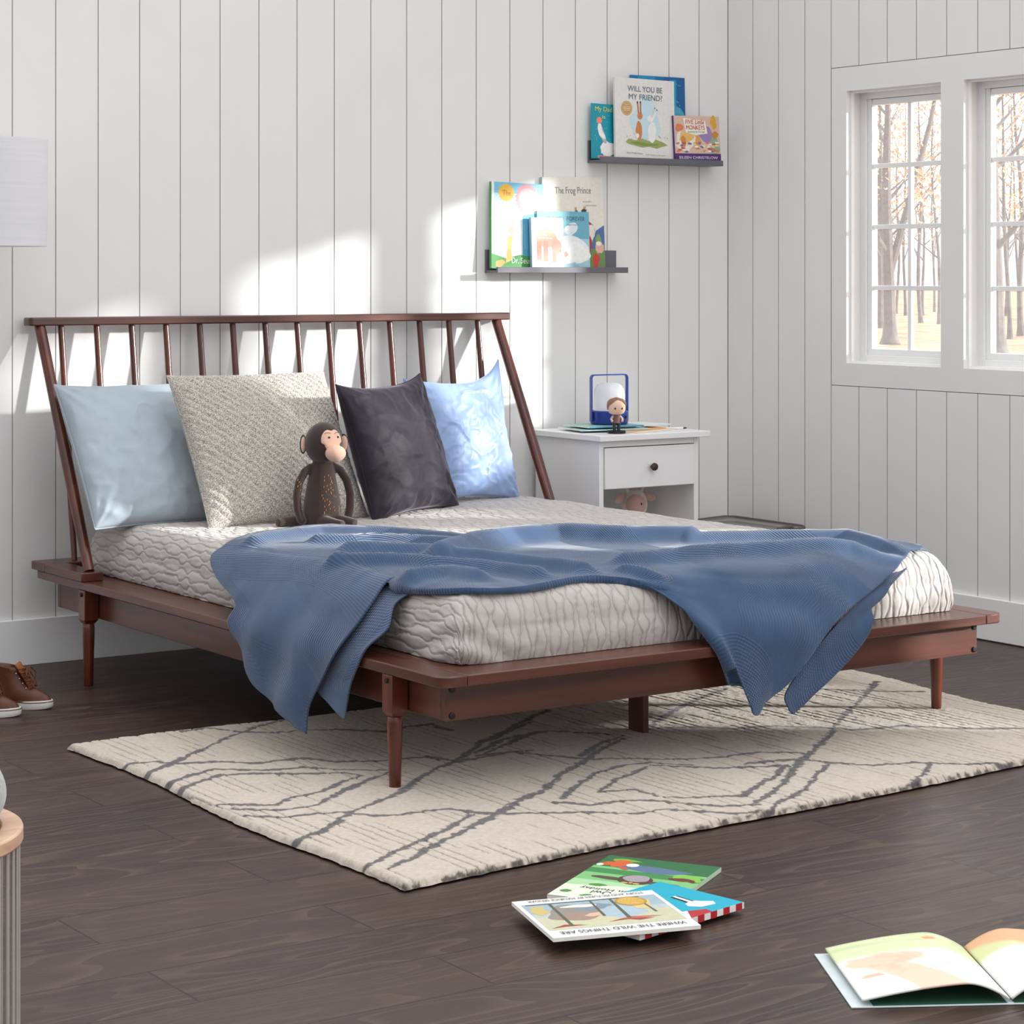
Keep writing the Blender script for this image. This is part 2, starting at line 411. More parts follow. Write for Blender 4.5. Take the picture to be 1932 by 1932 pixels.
# ================================================================== OUTSIDE
n = N('fallen_leaf_ground'); v = n.obj(); n.set(color=n.ramp(n.noise(v, 1.6, 5), [(0.3, C('#8a6a50')), (0.55, C('#c49a70')), (0.75, C('#e6cfae'))]), rough=0.95)
mb = MB(); rs = np.random.RandomState(5)
gx = np.linspace(6.2, 180, 60); gy = np.linspace(-60, 180, 70); X, Y = np.meshgrid(gx, gy, indexing='ij')
tag(gridobj('woodland_ground', np.stack([X, Y, -0.3 + fbm(X * .12, Y * .12, 41) * np.clip((X - 8) / 20, 0, 1) * 0.35], -1), n.m, flip=False), 'leaf-strewn forest floor beyond the window', 'ground', kind='structure')
M_BARK = plain('grey_bark', (0.13, 0.11, 0.10), 0.9, 0.35, 6, bump=0.6, bdist=0.02)
M_LEAF = [plain('autumn_leaf_' + k, c, 0.7, 0.15, 1.0, sheen=0.0) for k, c in (('orange', (0.72, 0.30, 0.10)), ('gold', (0.80, 0.48, 0.20)), ('pale', (0.85, 0.64, 0.42)))]
TREES = [(35.7, 37.6, .13, 'forked grey tree trunk with a flared foot in the left window'), (43.5, 46.2, .09, 'slim trunk just left of the forked tree'),
 (56.0, 58.3, .05, 'thin far sapling right of the forked tree'), (49.2, 50.5, .06, 'thin straight trunk right of the middle glazing bar'), (56.6, 57.9, .05, 'far sapling close beside the thin straight trunk'),
 (48.1, 48.6, .05, 'thin trunk at the right edge of the left window'), (51.9, 55.4, .05, 'thin trunk at the left edge of the left window'), (32.5, 31.3, .15, 'thick dark straight trunk in the right window'),
 (39.5, 37.7, .05, 'slim trunk just right of the thick dark trunk'), (39.6, 37.0, .045, 'slim leaning trunk right of the thick dark trunk'), (43.3, 40.8, .07, 'trunk at the right edge of the picture behind the right window'),
 (57.2, 59.9, .05, 'far thin trunk behind the forked tree'), (59.8, 60.7, .045, 'farthest thin trunk in the left window'), (58.9, 56.3, .05, 'far thin trunk seen in the right window'), (55.8, 52.8, .045, 'distant twig-thin trunk in the right window')]
for k, (tx, ty, tr_, lab) in enumerate(TREES):
    rs = np.random.RandomState(100 + k); R = random.Random(k)
    root = thing('tree', lab, 'tree', (tx, ty, -0.35), group='trees of the wood outside')
    mb = MB(); H = 7.5 if k not in (0, 7) else 8.5; lean = rs.uniform(-.35, .35) if k else -0.15
    def pt(h): return (tx + lean * h / 8 * .75 + .05 * math.sin(h * 1.3 + k), ty - lean * h / 8 * .6 + .05 * math.sin(h + 2 * k), -0.35 + h)
    hs = [0, .18, .5, 1.2, 2, 3, 4, 5.2, 6.4, H]
    mb.tube([pt(h) for h in hs], [tr_ * 1.9, tr_ * 1.35, tr_ * 1.08, tr_, tr_ * .95, tr_ * .85, tr_ * .7, tr_ * .5, tr_ * .3, .01], 10)
    nb = 16 if tr_ > .08 else 9
    for b in range(nb):
        h = 2.0 + (H - 2.4) * b / nb; a = rs.uniform(0, 2 * PI); L = rs.uniform(.8, 2.0) * (1.15 - h / 12); p = Vector(pt(h)); r0 = tr_ * (1 - h / H) * .55 + .008
        q = [p + Vector((math.cos(a) * L * s, math.sin(a) * L * s, L * (.75 * s + .25 * s * s) + rs.uniform(-.08, .08) * s)) for s in (0, .3, .6, 1)]
        mb.tube(q, [r0, r0 * .7, r0 * .45, .006], 6)
        for c in range(3):
            s = q[1 + c % 3]; a2 = a + rs.uniform(-1.2, 1.2); l2 = L * rs.uniform(.3, .6)
            mb.tube([s, s + Vector((math.cos(a2) * l2 * .5, math.sin(a2) * l2 * .5, l2 * .35)), s + Vector((math.cos(a2) * l2, math.sin(a2) * l2, l2 * .9))], [r0 * .4, r0 * .25, .004], 5)
    if k == 0:   # the fork
        for dx, dz in ((.75, 3.4), (-.35, 3.0)):
            p = Vector(pt(1.5)); mb.tube([p, p + Vector((dx * .35, -dx * .25, 1.2)), p + Vector((dx, -dx * .7, dz)), p + Vector((dx * 1.4, -dx, dz + 2))], [tr_ * .75, tr_ * .6, tr_ * .4, .02], 8)
    obj('trunk', mb, M_BARK, root, smooth=True)
    mb = MB(); cnt = 760 if tr_ > .08 else 520
    for b in range(cnt):
        cl = b // 12; rc = np.random.RandomState(k * 1000 + cl); h = rc.uniform(2.9, H) ; a = rc.uniform(0, 2 * PI); rr = rc.uniform(.2, 1.9)
        c = np.array(pt(h)) + [math.cos(a) * rr, math.sin(a) * rr, 0] + rs.normal(0, .22, 3)
        u = rs.normal(0, 1, 3); u /= np.linalg.norm(u); w_ = np.cross(u, rs.normal(0, 1, 3)); w_ /= np.linalg.norm(w_); s = rs.uniform(.03, .075)
        mb.quad(tuple(c - u * s), tuple(c + w_ * s * .6), tuple(c + u * s), tuple(c - w_ * s * .6), R.choice((0, 1, 1, 2, 2)))
    fo = obj('foliage', mb, M_LEAF, root)

# ================================================================== RUG
RUG=[
[(2.312,5.323),(2.299,5.193),(2.284,5.006),(2.291,4.876),(2.293,4.754),(2.287,4.585)],
[(2.314,5.067),(2.400,5.041),(2.439,4.992),(2.514,4.964),(2.593,4.893),(2.715,4.877),(2.757,4.798),(2.864,4.742),(2.963,4.725),(3.000,4.633)],
[(2.298,4.918),(2.406,4.988),(2.542,5.097),(2.675,5.202),(2.801,5.285),(2.923,5.340)],
[(2.614,5.337),(2.691,5.341),(2.731,5.257),(2.800,5.192),(2.881,5.174),(2.962,5.130),(3.041,5.046),(3.120,5.069),(3.188,5.061),(3.186,4.966)],
[(2.320,4.810),(2.395,4.852),(2.475,4.886),(2.523,4.844),(2.579,4.806),(2.665,4.786),(2.719,4.710),(2.808,4.649)],
[(2.315,4.739),(2.385,4.781),(2.461,4.822),(2.537,4.787),(2.630,4.723),(2.703,4.683),(2.730,4.639),(2.655,4.598),(2.565,4.540),(2.492,4.531),(2.422,4.479),(2.378,4.509),(2.324,4.554)],
[(2.797,4.625),(2.707,4.578),(2.605,4.512),(2.496,4.429),(2.417,4.427),(2.365,4.463),(2.327,4.502)],
[(2.322,4.424),(2.376,4.374),(2.457,4.359),(2.510,4.337),(2.547,4.277),(2.602,4.247),(2.677,4.250),(2.724,4.226),(2.743,4.178),(2.777,4.136),(2.837,4.101)],
[(2.304,4.180),(2.395,4.218),(2.513,4.321),(2.613,4.377),(2.717,4.436),(2.832,4.539),(2.921,4.605),(3.007,4.644),(3.156,4.785),(3.245,4.833),(3.419,4.943)],
[(3.106,4.679),(3.215,4.745),(3.329,4.813)],
[(3.000,4.633),(3.078,4.647),(3.163,4.657),(3.211,4.642)],
[(2.315,3.915),(2.403,3.969),(2.518,4.034),(2.623,4.088),(2.722,4.165)],
[(2.340,3.875),(2.433,3.925),(2.540,3.995),(2.657,4.065),(2.780,4.140),(2.942,4.254)],
[(3.158,4.796),(3.263,4.853),(3.405,4.958),(3.550,5.049)],
[(3.092,4.697),(3.245,4.800),(3.385,4.814),(3.464,4.739),(3.506,4.675)],
[(3.283,4.527),(3.397,4.612),(3.513,4.661)],
[(3.074,4.669),(3.164,4.656),(3.215,4.573),(3.277,4.484),(3.360,4.435),(3.440,4.361),(3.506,4.336),(3.583,4.323),(3.662,4.310),(3.719,4.271),(3.753,4.227)],
[(2.700,4.101),(2.783,4.139),(2.887,4.214),(2.998,4.275),(3.110,4.377),(3.236,4.461),(3.357,4.557),(3.492,4.633)],
[(3.616,4.701),(3.794,4.835),(3.985,4.953),(4.146,5.026)],
[(3.616,4.701),(3.724,4.651),(3.796,4.579),(3.910,4.546),(3.988,4.471),(4.041,4.390),(4.182,4.361),(4.276,4.253),(4.415,4.158)],
[(3.239,3.812),(3.368,3.887),(3.484,3.944),(3.605,4.041),(3.710,4.119)],
[(3.298,3.901),(3.407,3.961),(3.530,4.055),(3.676,4.181),(3.792,4.261),(3.969,4.395),(4.146,4.548),(4.357,4.699),(4.573,4.873)],
[(3.331,3.979),(3.437,4.046),(3.528,4.092),(3.616,4.164),(3.556,4.186),(3.463,4.230),(3.412,4.283),(3.356,4.341)],
[(2.980,4.184),(3.073,4.258),(3.199,4.354),(3.300,4.379),(3.375,4.366),(3.433,4.288)],
[(3.081,4.183),(3.206,4.275),(3.275,4.302),(3.335,4.336)],
[(3.081,4.183),(3.167,4.160),(3.166,4.075),(3.209,4.028),(3.275,4.000),(3.328,3.975)],
[(2.946,4.157),(2.992,4.093),(3.078,4.084),(3.140,4.042),(3.175,3.985),(3.219,3.922),(3.300,3.884)],
[(2.743,4.166),(2.818,4.115),(2.942,4.046),(3.025,3.974),(3.100,3.971),(3.143,3.926),(3.197,3.857),(3.265,3.843)],
[(3.549,4.229),(3.630,4.220),(3.692,4.189),(3.727,4.127),(3.788,4.047),(3.888,4.017),(3.966,3.945),(4.107,3.868)],
[(3.737,3.860),(3.833,3.922),(3.925,3.992)],
[(4.356,4.883),(4.440,4.800),(4.490,4.739),(4.575,4.681)],
]
def seg_dist(px, py, pl):
    d = np.full(px.shape, 9.0)
    for (x0, y0), (x1, y1) in zip(pl[:-1], pl[1:]):
        vx, vy = x1 - x0, y1 - y0; t = np.clip(((px - x0) * vx + (py - y0) * vy) / (vx * vx + vy * vy + 1e-9), 0, 1)
        d = np.minimum(d, np.hypot(px - x0 - t * vx, py - y0 - t * vy))
    return d
nx, ny = 720, 500
a, b = np.meshgrid(np.linspace(0, 1, nx), np.linspace(0, 1, ny), indexing='ij')
FL, FR, BL, BR = np.array([2.300, 3.762]), np.array([4.635, 3.935]), np.array([2.318, 5.345]), np.array([4.640, 5.40])
Pxy = (FL * ((1 - a) * (1 - b))[..., None] + FR * (a * (1 - b))[..., None] + BL * ((1 - a) * b)[..., None] + BR * (a * b)[..., None])
X, Y = Pxy[..., 0], Pxy[..., 1]
X = X + 0.012 * np.sin(b * 9 + 1) * (1 - a) + 0.03 * np.sin(b * 7.5 + 2.2) * a ** 3 + fbm(X * 40, Y * 40, 3, 2) * 0.004
Y = Y + 0.010 * np.sin(a * 8) * (1 - b) + 0.02 * np.sin(a * 11 + 1) * b ** 3 + fbm(X * 40 + 9, Y * 40, 7, 2) * 0.004
edge = np.minimum(np.minimum(a * 2.3, (1 - a) * 2.3), np.minimum(b * 1.6, (1 - b) * 1.6))
pile = 0.017 + 0.0014 * fbm(X * 90, Y * 90, 11, 3) + 0.0009 * fbm(X * 14, Y * 14, 15, 2)
grooves = np.abs(((X + 0.004 * fbm(X * 8, Y * 3, 21, 2)) / 0.026) % 1 - 0.5) * 2
brk = np.clip(fbm(X * 34, Y * 5.5, 23, 2) * 3.4 + 0.30, 0, 1)
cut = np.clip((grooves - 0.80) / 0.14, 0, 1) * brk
pile = pile - 0.0035 * cut
Z = 0.0015 + pile * np.clip(edge / 0.012, 0.06, 1) ** 0.6
jx = X + 0.010 * fbm(X * 75, Y * 75, 31, 3); jy = Y + 0.010 * fbm(X * 60 + 5, Y * 60, 33, 2)
ln = np.zeros_like(X)
for pl in RUG:
    w = 0.0105 + 0.003 * fbm(X * 6, Y * 6, 35, 1); d = seg_dist(jx, jy, pl)
    ln = np.maximum(ln, np.clip((w - d) / 0.004, 0, 1))
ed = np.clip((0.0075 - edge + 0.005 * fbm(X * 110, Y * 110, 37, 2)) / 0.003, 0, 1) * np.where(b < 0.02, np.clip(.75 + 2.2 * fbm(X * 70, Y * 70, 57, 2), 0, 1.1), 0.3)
sp = 0.5 + 0.5 * fbm(X * 150, Y * 150, 51, 2)
cream = np.array(C('#c3b7a8')[:3]) * (0.84 + 0.30 * sp)[..., None]
cream = cream * (1 + 0.05 * fbm(X * 5, Y * 2, 53, 3))[..., None]
gray = np.array(C('#4d4947')[:3]) * (0.7 + 0.7 * sp)[..., None]
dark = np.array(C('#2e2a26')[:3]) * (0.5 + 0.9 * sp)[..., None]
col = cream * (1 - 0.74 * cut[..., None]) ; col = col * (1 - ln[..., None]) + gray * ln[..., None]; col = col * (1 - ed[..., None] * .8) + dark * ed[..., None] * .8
n = N('cream_shag_with_grey_lines'); at = n.new('ShaderNodeAttribute'); at.attribute_name = 'pattern'
n.set(color=at.outputs['Color'], rough=0.95, spec=0.1, sheen=0.3, sheenr=0.6); n.bump(n.noise(n.obj(), 210, 4, 0.75), .75, 0.0025)
rug = gridobj('area_rug', np.stack([X, Y, Z], -1), n.m, attr=np.clip(col, 0, 1))
tag(rug, 'cream shag rug with thin charcoal crossing lines on the floor under the bed', 'rug')

# ================================================================== BED
bed = thing('platform_bed', 'walnut-stained wooden platform bed with a raked spindle headboard', 'bed', (3.58, 5.4, 0.0))
XL, XR, YF, YR = 2.71, 4.45, 4.257, 6.531
def rounded_plank(x0, x1, y0, y1, z0, z1, r, corners):
    pts = []
    for (cx, cy, a0, key) in ((x0, y0, PI, 'fl'), (x1, y0, 1.5 * PI, 'fr'), (x1, y1, 0, 'br'), (x0, y1, .5 * PI, 'bl')):
        if key in corners:
            ox = cx + (r if key[1] == 'l' else -r); oy = cy + (r if key[0] == 'f' else -r)
            pts += [(ox + r * math.cos(a0 + t * PI / 16), oy + r * math.sin(a0 + t * PI / 16)) for t in range(9)]
        else: pts.append((cx, cy))
    return MB().prism(pts, z0, z1)
obj('side_plank', rounded_plank(XL, 2.778, YF, YR, .275, .30, .035, ('fl', 'bl')), BED['y'], bed, bevel=0.003)
obj('side_plank', rounded_plank(4.382, XR, YF, YR, .275, .30, .035, ('fr', 'br')), BED['y'], bed, bevel=0.003)
obj('foot_plank', MB().box(2.7788, 4.3812, YF + .0006, YF + .125, .2752, .2998), BED['x'], bed, bevel=0.002)
obj('head_plank', MB().box(2.7788, 4.3812, YR - .12, YR - .001, .2752, .2998), BED['x'], bed, bevel=0.002)
for xa_, xb_ in ((2.7788, 2.875), (4.285, 4.3812)): obj('deck_board', MB().box(xa_, xb_, 4.3826, 6.4105, .2752, .2996), BED['y'], bed, bevel=0.001)
obj('foot_apron', MB().box(2.757, 4.403, 4.312, 4.334, .191, .2748), BED['x'], bed, bevel=0.0015)
obj('head_apron', MB().box(2.757, 4.403, 6.44, 6.462, .191, .2748), BED['x'], bed, bevel=0.0015)
for x0, x1 in ((2.757, 2.779), (4.381, 4.403)): obj('side_apron', MB().box(x0, x1, 4.3345, 6.4395, .191, .2748), BED['y'], bed, bevel=0.0015)
for k in range(9):
    y = 4.50 + k * .225; obj('mattress_slat', MB().box(2.7795, 4.3805, y - .035, y + .035, .262, .2748), BED['x'], bed, bevel=0.001)
obj('centre_beam', MB().box(3.56, 3.60, 4.335, 6.439, .205, .2615), BED['y'], bed)
def leg(x, y, z0):
    mb = MB(); s = .0215
    mb.box(x - s, x + s, y - s, y + s, .19, .2748)
    c = .007; lo = [(x - s + c, y - s + c), (x + s - c, y - s + c), (x + s - c, y + s - c), (x - s + c, y + s - c)]; hi = [(x - s, y - s), (x + s, y - s), (x + s, y + s), (x - s, y + s)]
    mb.add([(a, b, .1795) for a, b in lo] + [(a, b, .19) for a, b in hi], [(0, 1, 2, 3)[::-1], (0, 1, 5, 4), (1, 2, 6, 5), (2, 3, 7, 6), (3, 0, 4, 7)])
    mb.lathe([(.0125, z0), (.0135, z0 + .002), (.0150, .07), (.0172, .13), (.0178, .165), (.0168, .178), (.016, .1797)], (x, y, 0), 28)
    o = obj('leg', mb, BEDT, bed, bevel=0.0012)
    t = obj('bolt', MB().lathe([(.006, 0), (.006, .003), (.0045, .004)], (0, 0, 0), 16), M_BLACK, o, local=True)
    t.location = (x - s - 0.0001 - 3.58 if x < 3.5 else x + s - 3.58, y - 5.4, .262); t.rotation_euler = (0, -PI / 2 if x < 3.5 else PI / 2, 0)
for x, y, z0 in ((2.731, 4.487, .0165), (4.429, 4.487, .0165), (2.731, 6.18, 0), (4.429, 6.18, 0)): leg(x, y, z0)
obj('centre_leg', MB().box(3.572, 3.59, 4.66, 4.722, .0155, .2045), BED['z'], bed, bevel=0.001)
obj('centre_leg', MB().box(3.572, 3.59, 5.70, 5.762, 0.0, .2045), BED['z'], bed, bevel=0.001)
for x in (2.772, 4.392):
    for z in (.262, .203):
        o = obj('bolt', MB().lathe([(.0075, 0), (.0075, .003), (.0055, .004)], (0, 0, 0), 18), M_BLACK, bed, local=True); o.location = (x - 3.58, 4.3119 - 5.4, z); o.rotation_euler = (PI / 2, 0, 0)
# headboard
obj('headboard_base', MB().box(2.702, 4.458, 6.43, 6.532, .3005, .3255), BED['x'], bed, bevel=0.003)
for x0, x1 in ((2.702, 2.770), (4.390, 4.458)): obj('headboard_arm', MB().box(x0, x1, 6.165, 6.4295, .3005, .3255), BED['y'], bed, bevel=0.002)
obj('headboard_rail', rounded_plank(2.702, 4.446, 6.540, 6.598, 1.027, 1.052, .012, ('fl', 'fr', 'bl', 'br')), BED['x'], bed, bevel=0.004)
def turned(name, p0, p1, r0, rm, r1, n=20):
    p0, p1 = Vector(p0), Vector(p1); ts = [i / 14 for i in range(15)]
    rr = [r0 + (rm - r0) * (t / .45) if t < .45 else rm + (r1 - rm) * ((t - .45) / .55) for t in ts]
    obj(name, MB().tube([p0.lerp(p1, t) for t in ts], rr, n), BEDT, bed, smooth=True, angle=60)
turned('headboard_post', (2.742, 6.20, .3255), (2.742, 6.562, 1.0275), .0155, .0175, .0165)
turned('headboard_post', (4.410, 6.20, .3255), (4.398, 6.562, 1.0275), .0155, .0175, .0165)
for k in range(14):
    x = 2.812 + .1163 * k; turned('spindle', (x, 6.465, .3255), (x, 6.566, 1.0275), .0085, .0115, .0095, 16)

# ================================================================== MATTRESS + QUILT
mat_root = thing('mattress', 'mattress wrapped in a light grey stitched quilt lying on the wooden platform', 'mattress', (3.595, 5.37, .3005))
x0, x1, y0, y1 = 2.822, 4.368, 4.362, 6.392
obj('core', MB().box(x0 + .03, x1 - .03, y0 + .03, y1 - .03, .3015, .415), plain('mattress_ticking', (.8, .8, .78), .8), mat_root, bevel=.02, seg=4)
HH = 0.152
def prof(s):
    """arc length from the hem -> (inset, height 0..1)"""
    st = .075; arc = .125
    t = np.clip((s - st) / arc, 0, 1) * PI / 2
    h = np.where(s < st, s / st * .50, .50 + .50 * np.sin(t)); ins = np.where(s < st, -.008 * np.sin(s / st * PI), .062 * (1 - np.cos(t)))
    return ins + np.clip(s - st - arc, 0, None), np.clip(h, 0, 1)
LS = .2
U = (x1 - x0) - 2 * .062 + 2 * LS; V = (y1 - y0) - 2 * .062 + 2 * LS
nu, nv = 330, 440
u, v = np.meshgrid(np.linspace(0, U, nu), np.linspace(0, V, nv), indexing='ij')
iu, hu = prof(np.minimum(u, U - u)); iv, hv = prof(np.minimum(v, V - v))
X = np.where(u < U / 2, x0 + iu, x1 - iu); Y = np.where(v < V / 2, y0 + iv, y1 - iv)
# corners pull in where both sides are low
low = (1 - hu) * (1 - hv); X = X + np.where(u < U / 2, 1, -1) * low * .020; Y = Y + np.where(v < V / 2, 1, -1) * low * .020
Zq = .3015 + HH * hu * hv + .004 * fbm(X * 4, Y * 4, 61, 2) * hu * hv
# slack and folds near the foot corner on the left
cn = np.exp(-(((X - 2.84) / .12) ** 2 + ((Y - 4.40) / .14) ** 2)) * np.clip(1 - hu * hv, 0, 1)
P = np.stack([X, Y, Zq], -1); nr = normals(P)
sg = 1 if nr[nu // 2, nv // 2, 2] > 0 else -1; nr *= sg
s = .024
A = .0062 * np.sin(2 * PI * v / .135 + 2.2 * fbm(u * 3, v * 3, 63, 2)) + .004 * fbm(u * 30, v * 8, 64, 2)
k = np.floor(u / s); best = np.full(u.shape, 9.0)
for dk in (-1, 0, 1, 2):
    kk = k + dk; jit = (np.sin(kk * 12.9898) * 43758.5453) % 1
    line = kk * s + np.where(kk % 2 == 0, 1, -1) * A * (.75 + .5 * jit)
    best = np.minimum(best, np.abs(u - line))
puff = 1 - np.exp(-(best / .0042) ** 1.3)
puck = fbm(u * 26, v * 95, 65, 2) * np.exp(-(best / .010) ** 2)
top = hu * hv
disp = .0030 * puff * (1 - .35 * top) + .0016 * puck + .0030 * fbm(u * 10, v * 10, 67, 3) + cn * (.007 * np.sin(Zq * 95 + X * 40 + Y * 22 + 2 * fbm(X * 9, Y * 9, 69, 2)))
disp = disp * (1 - np.clip(low * 1.6 - .3, 0, 1))
P = P + nr * disp[..., None]; P[..., 2] = np.maximum(P[..., 2], .3012)
n = N('light_grey_quilted_cotton'); vv = n.obj(); n.set(color=n.ramp(n.noise(vv, 14, 4), [(.3, C('#b0aaa5')), (.7, C('#bdb7b1'))]), rough=.8, sheen=.25, sheenr=.5, spec=.25)
t_ = n.new('ShaderNodeTexCoord'); sx_ = n.new('ShaderNodeSeparateXYZ'); n.link(t_.outputs['UV'], sx_.inputs[0]); uu, vz = sx_.outputs[0], sx_.outputs[1]
ns_ = n.noise(t_.outputs['UV'], 5.0, 2)
wv = n.math('MULTIPLY', n.math('SINE', n.math('ADD', n.math('MULTIPLY', vz, 2 * PI / .118), n.math('MULTIPLY', ns_, 17.0))), .0050)
wv = n.math('ADD', wv, n.math('MULTIPLY', n.math('SUBTRACT', n.noise(t_.outputs['UV'], 24.0, 2), .5), .017))
SQ = .0215
def fam(sgn, shift):
    q = n.math('ADD', n.math('MULTIPLY', wv, sgn), shift); q = n.math('DIVIDE', n.math('ADD', uu, q), 2 * SQ)
    return n.math('MULTIPLY', n.math('ABSOLUTE', n.math('SUBTRACT', n.math('FRACT', q), .5)), 2 * SQ)
dd = n.math('MINIMUM', fam(1, 0.0), fam(-1, SQ))
hq = n.math('SUBTRACT', 1.0, n.math('POWER', 2.718, n.math('MULTIPLY', n.math('MULTIPLY', dd, dd), -1 / .0042 ** 2)))
pk = n.math('MULTIPLY', n.noise(n.obj((1, 1, 1)), 85, 2), .35)
thr = n.math('MULTIPLY', n.math('LESS_THAN', dd, .00085), .55)
n.set(color=n.mix(thr, n.ramp(n.noise(vv, 14, 4), [(.3, C('#b3ada8')), (.7, C('#bfb9b4'))]), C('#6f6862')))
b1_ = n.bump(n.math('ADD', hq, pk), .72, .0040); n.bump(n.noise(vv, 420, 3), .25, .0008, normal=b1_)
gridobj('quilt', P, n.m, mat_root, uv=np.stack([u, v], -1))

# ================================================================== BLUE THROW
P1 = [
 [ (2.795,5.521,0.424),(2.818,5.330,0.439),(2.837,5.138,0.450),(2.846,4.913,0.454),(2.833,4.679,0.447) ],
 [ (2.921,5.602,0.462),(2.905,5.406,0.462),(2.896,5.162,0.462),(2.889,4.884,0.462),(2.837,4.556,0.450) ],
 [ (3.237,5.738,0.462),(3.141,5.452,0.462),(3.049,5.127,0.462),(2.964,4.759,0.462),(2.881,4.420,0.462) ],
 [ (3.376,5.561,0.462),(3.275,5.258,0.462),(3.176,4.972,0.462),(3.080,4.679,0.462),(2.989,4.407,0.456) ],
 [ (3.441,5.279,0.462),(3.361,5.054,0.462),(3.298,4.863,0.462),(3.205,4.633,0.462),(3.076,4.408,0.457) ],
 [ (3.629,5.246,0.462),(3.521,5.016,0.462),(3.422,4.804,0.462),(3.308,4.599,0.462),(3.213,4.424,0.462) ],
 [ (3.743,5.105,0.462),(3.614,4.882,0.462),(3.501,4.685,0.462),(3.378,4.477,0.462),(3.330,4.393,0.449) ],
]
P1b = [
 [ (3.743,5.105,0.462),(3.614,4.882,0.462),(3.501,4.685,0.462),(3.378,4.477,0.462),(3.330,4.393,0.449),(3.332,4.390,0.448),(3.333,4.388,0.447),(3.334,4.385,0.446),(3.335,4.383,0.445) ],
 [ (3.867,4.959,0.462),(3.714,4.744,0.462),(3.581,4.566,0.462),(3.461,4.404,0.455),(3.416,4.355,0.432),(3.411,4.340,0.419),(3.412,4.330,0.407),(3.414,4.320,0.395),(3.417,4.310,0.384) ],
 [ (4.047,4.884,0.462),(3.841,4.657,0.462),(3.629,4.430,0.462),(3.554,4.370,0.439),(3.511,4.332,0.408),(3.492,4.303,0.375),(3.480,4.273,0.342),(3.477,4.250,0.311),(3.492,4.249,0.281) ],
 [ (4.215,4.814,0.462),(3.967,4.572,0.462),(3.774,4.400,0.452),(3.689,4.347,0.425),(3.628,4.314,0.388),(3.569,4.267,0.335),(3.543,4.248,0.270),(3.547,4.244,0.194),(3.567,4.241,0.136) ],
 [ (4.325,4.678,0.462),(4.107,4.503,0.462),(3.943,4.382,0.445),(3.848,4.335,0.412),(3.767,4.298,0.370),(3.691,4.254,0.319),(3.656,4.248,0.259),(3.629,4.244,0.199),(3.614,4.242,0.156) ],
 [ (4.313,4.416,0.460),(4.172,4.354,0.431),(4.054,4.316,0.390),(3.949,4.286,0.356),(3.855,4.256,0.321),(3.788,4.248,0.278),(3.738,4.246,0.239),(3.700,4.245,0.207),(3.662,4.244,0.179) ],
]
P2 = [
 [ (2.795,5.521,0.424),(2.818,5.330,0.439),(2.837,5.138,0.450),(2.846,4.913,0.454),(2.833,4.679,0.447) ],
 [ (2.756,5.395,0.379),(2.768,5.206,0.392),(2.778,5.005,0.405),(2.781,4.827,0.408),(2.784,4.654,0.412) ],
 [ (2.724,5.232,0.342),(2.728,5.104,0.347),(2.733,4.950,0.352),(2.735,4.798,0.356),(2.736,4.650,0.357) ],
 [ (2.699,5.220,0.296),(2.700,5.078,0.294),(2.699,4.928,0.296),(2.700,4.799,0.296),(2.699,4.685,0.291) ],
 [ (2.697,5.129,0.241),(2.697,5.031,0.235),(2.696,4.935,0.232),(2.696,4.836,0.228),(2.695,4.747,0.218) ],
 [ (2.693,5.037,0.163),(2.693,4.977,0.161),(2.693,4.916,0.162),(2.693,4.850,0.163),(2.693,4.789,0.162) ],
 [ (2.690,4.872,0.114),(2.690,4.856,0.109),(2.690,4.840,0.104),(2.689,4.824,0.099),(2.689,4.802,0.092) ],
]
P3 = [
 [ (2.835,4.732,0.436),(2.845,4.699,0.439),(2.849,4.645,0.440),(2.865,4.577,0.445) ],
 [ (2.785,4.709,0.396),(2.787,4.663,0.398),(2.792,4.611,0.404),(2.800,4.589,0.413) ],
 [ (2.739,4.716,0.343),(2.741,4.647,0.345),(2.747,4.591,0.352),(2.756,4.552,0.362) ],
 [ (2.712,4.745,0.279),(2.713,4.684,0.285),(2.714,4.624,0.296),(2.714,4.577,0.314) ],
 [ (2.708,4.796,0.203),(2.709,4.727,0.213),(2.710,4.666,0.228),(2.711,4.626,0.247) ],
 [ (2.707,4.735,0.175),(2.707,4.699,0.180),(2.708,4.662,0.190),(2.709,4.642,0.198) ],
 [ (2.706,4.672,0.154),(2.706,4.665,0.152),(2.706,4.657,0.151),(2.706,4.649,0.150) ],
]
P4 = [
 [ (4.366,4.470,0.448),(4.340,4.459,0.448),(4.336,4.435,0.448),(4.337,4.434,0.448) ],
 [ (4.052,4.325,0.384),(4.081,4.325,0.384),(4.111,4.328,0.388),(4.135,4.334,0.395) ],
 [ (3.864,4.266,0.316),(3.913,4.271,0.322),(3.965,4.279,0.332),(4.013,4.292,0.347) ],
 [ (3.783,4.261,0.261),(3.843,4.262,0.266),(3.914,4.263,0.286),(3.987,4.264,0.312) ],
 [ (3.730,4.259,0.212),(3.781,4.259,0.210),(3.850,4.259,0.220),(3.931,4.262,0.252) ],
 [ (3.685,4.257,0.163),(3.728,4.257,0.164),(3.770,4.257,0.170),(3.831,4.258,0.183) ],
 [ (3.699,4.255,0.126),(3.705,4.254,0.120),(3.712,4.255,0.117),(3.726,4.255,0.123) ],
]

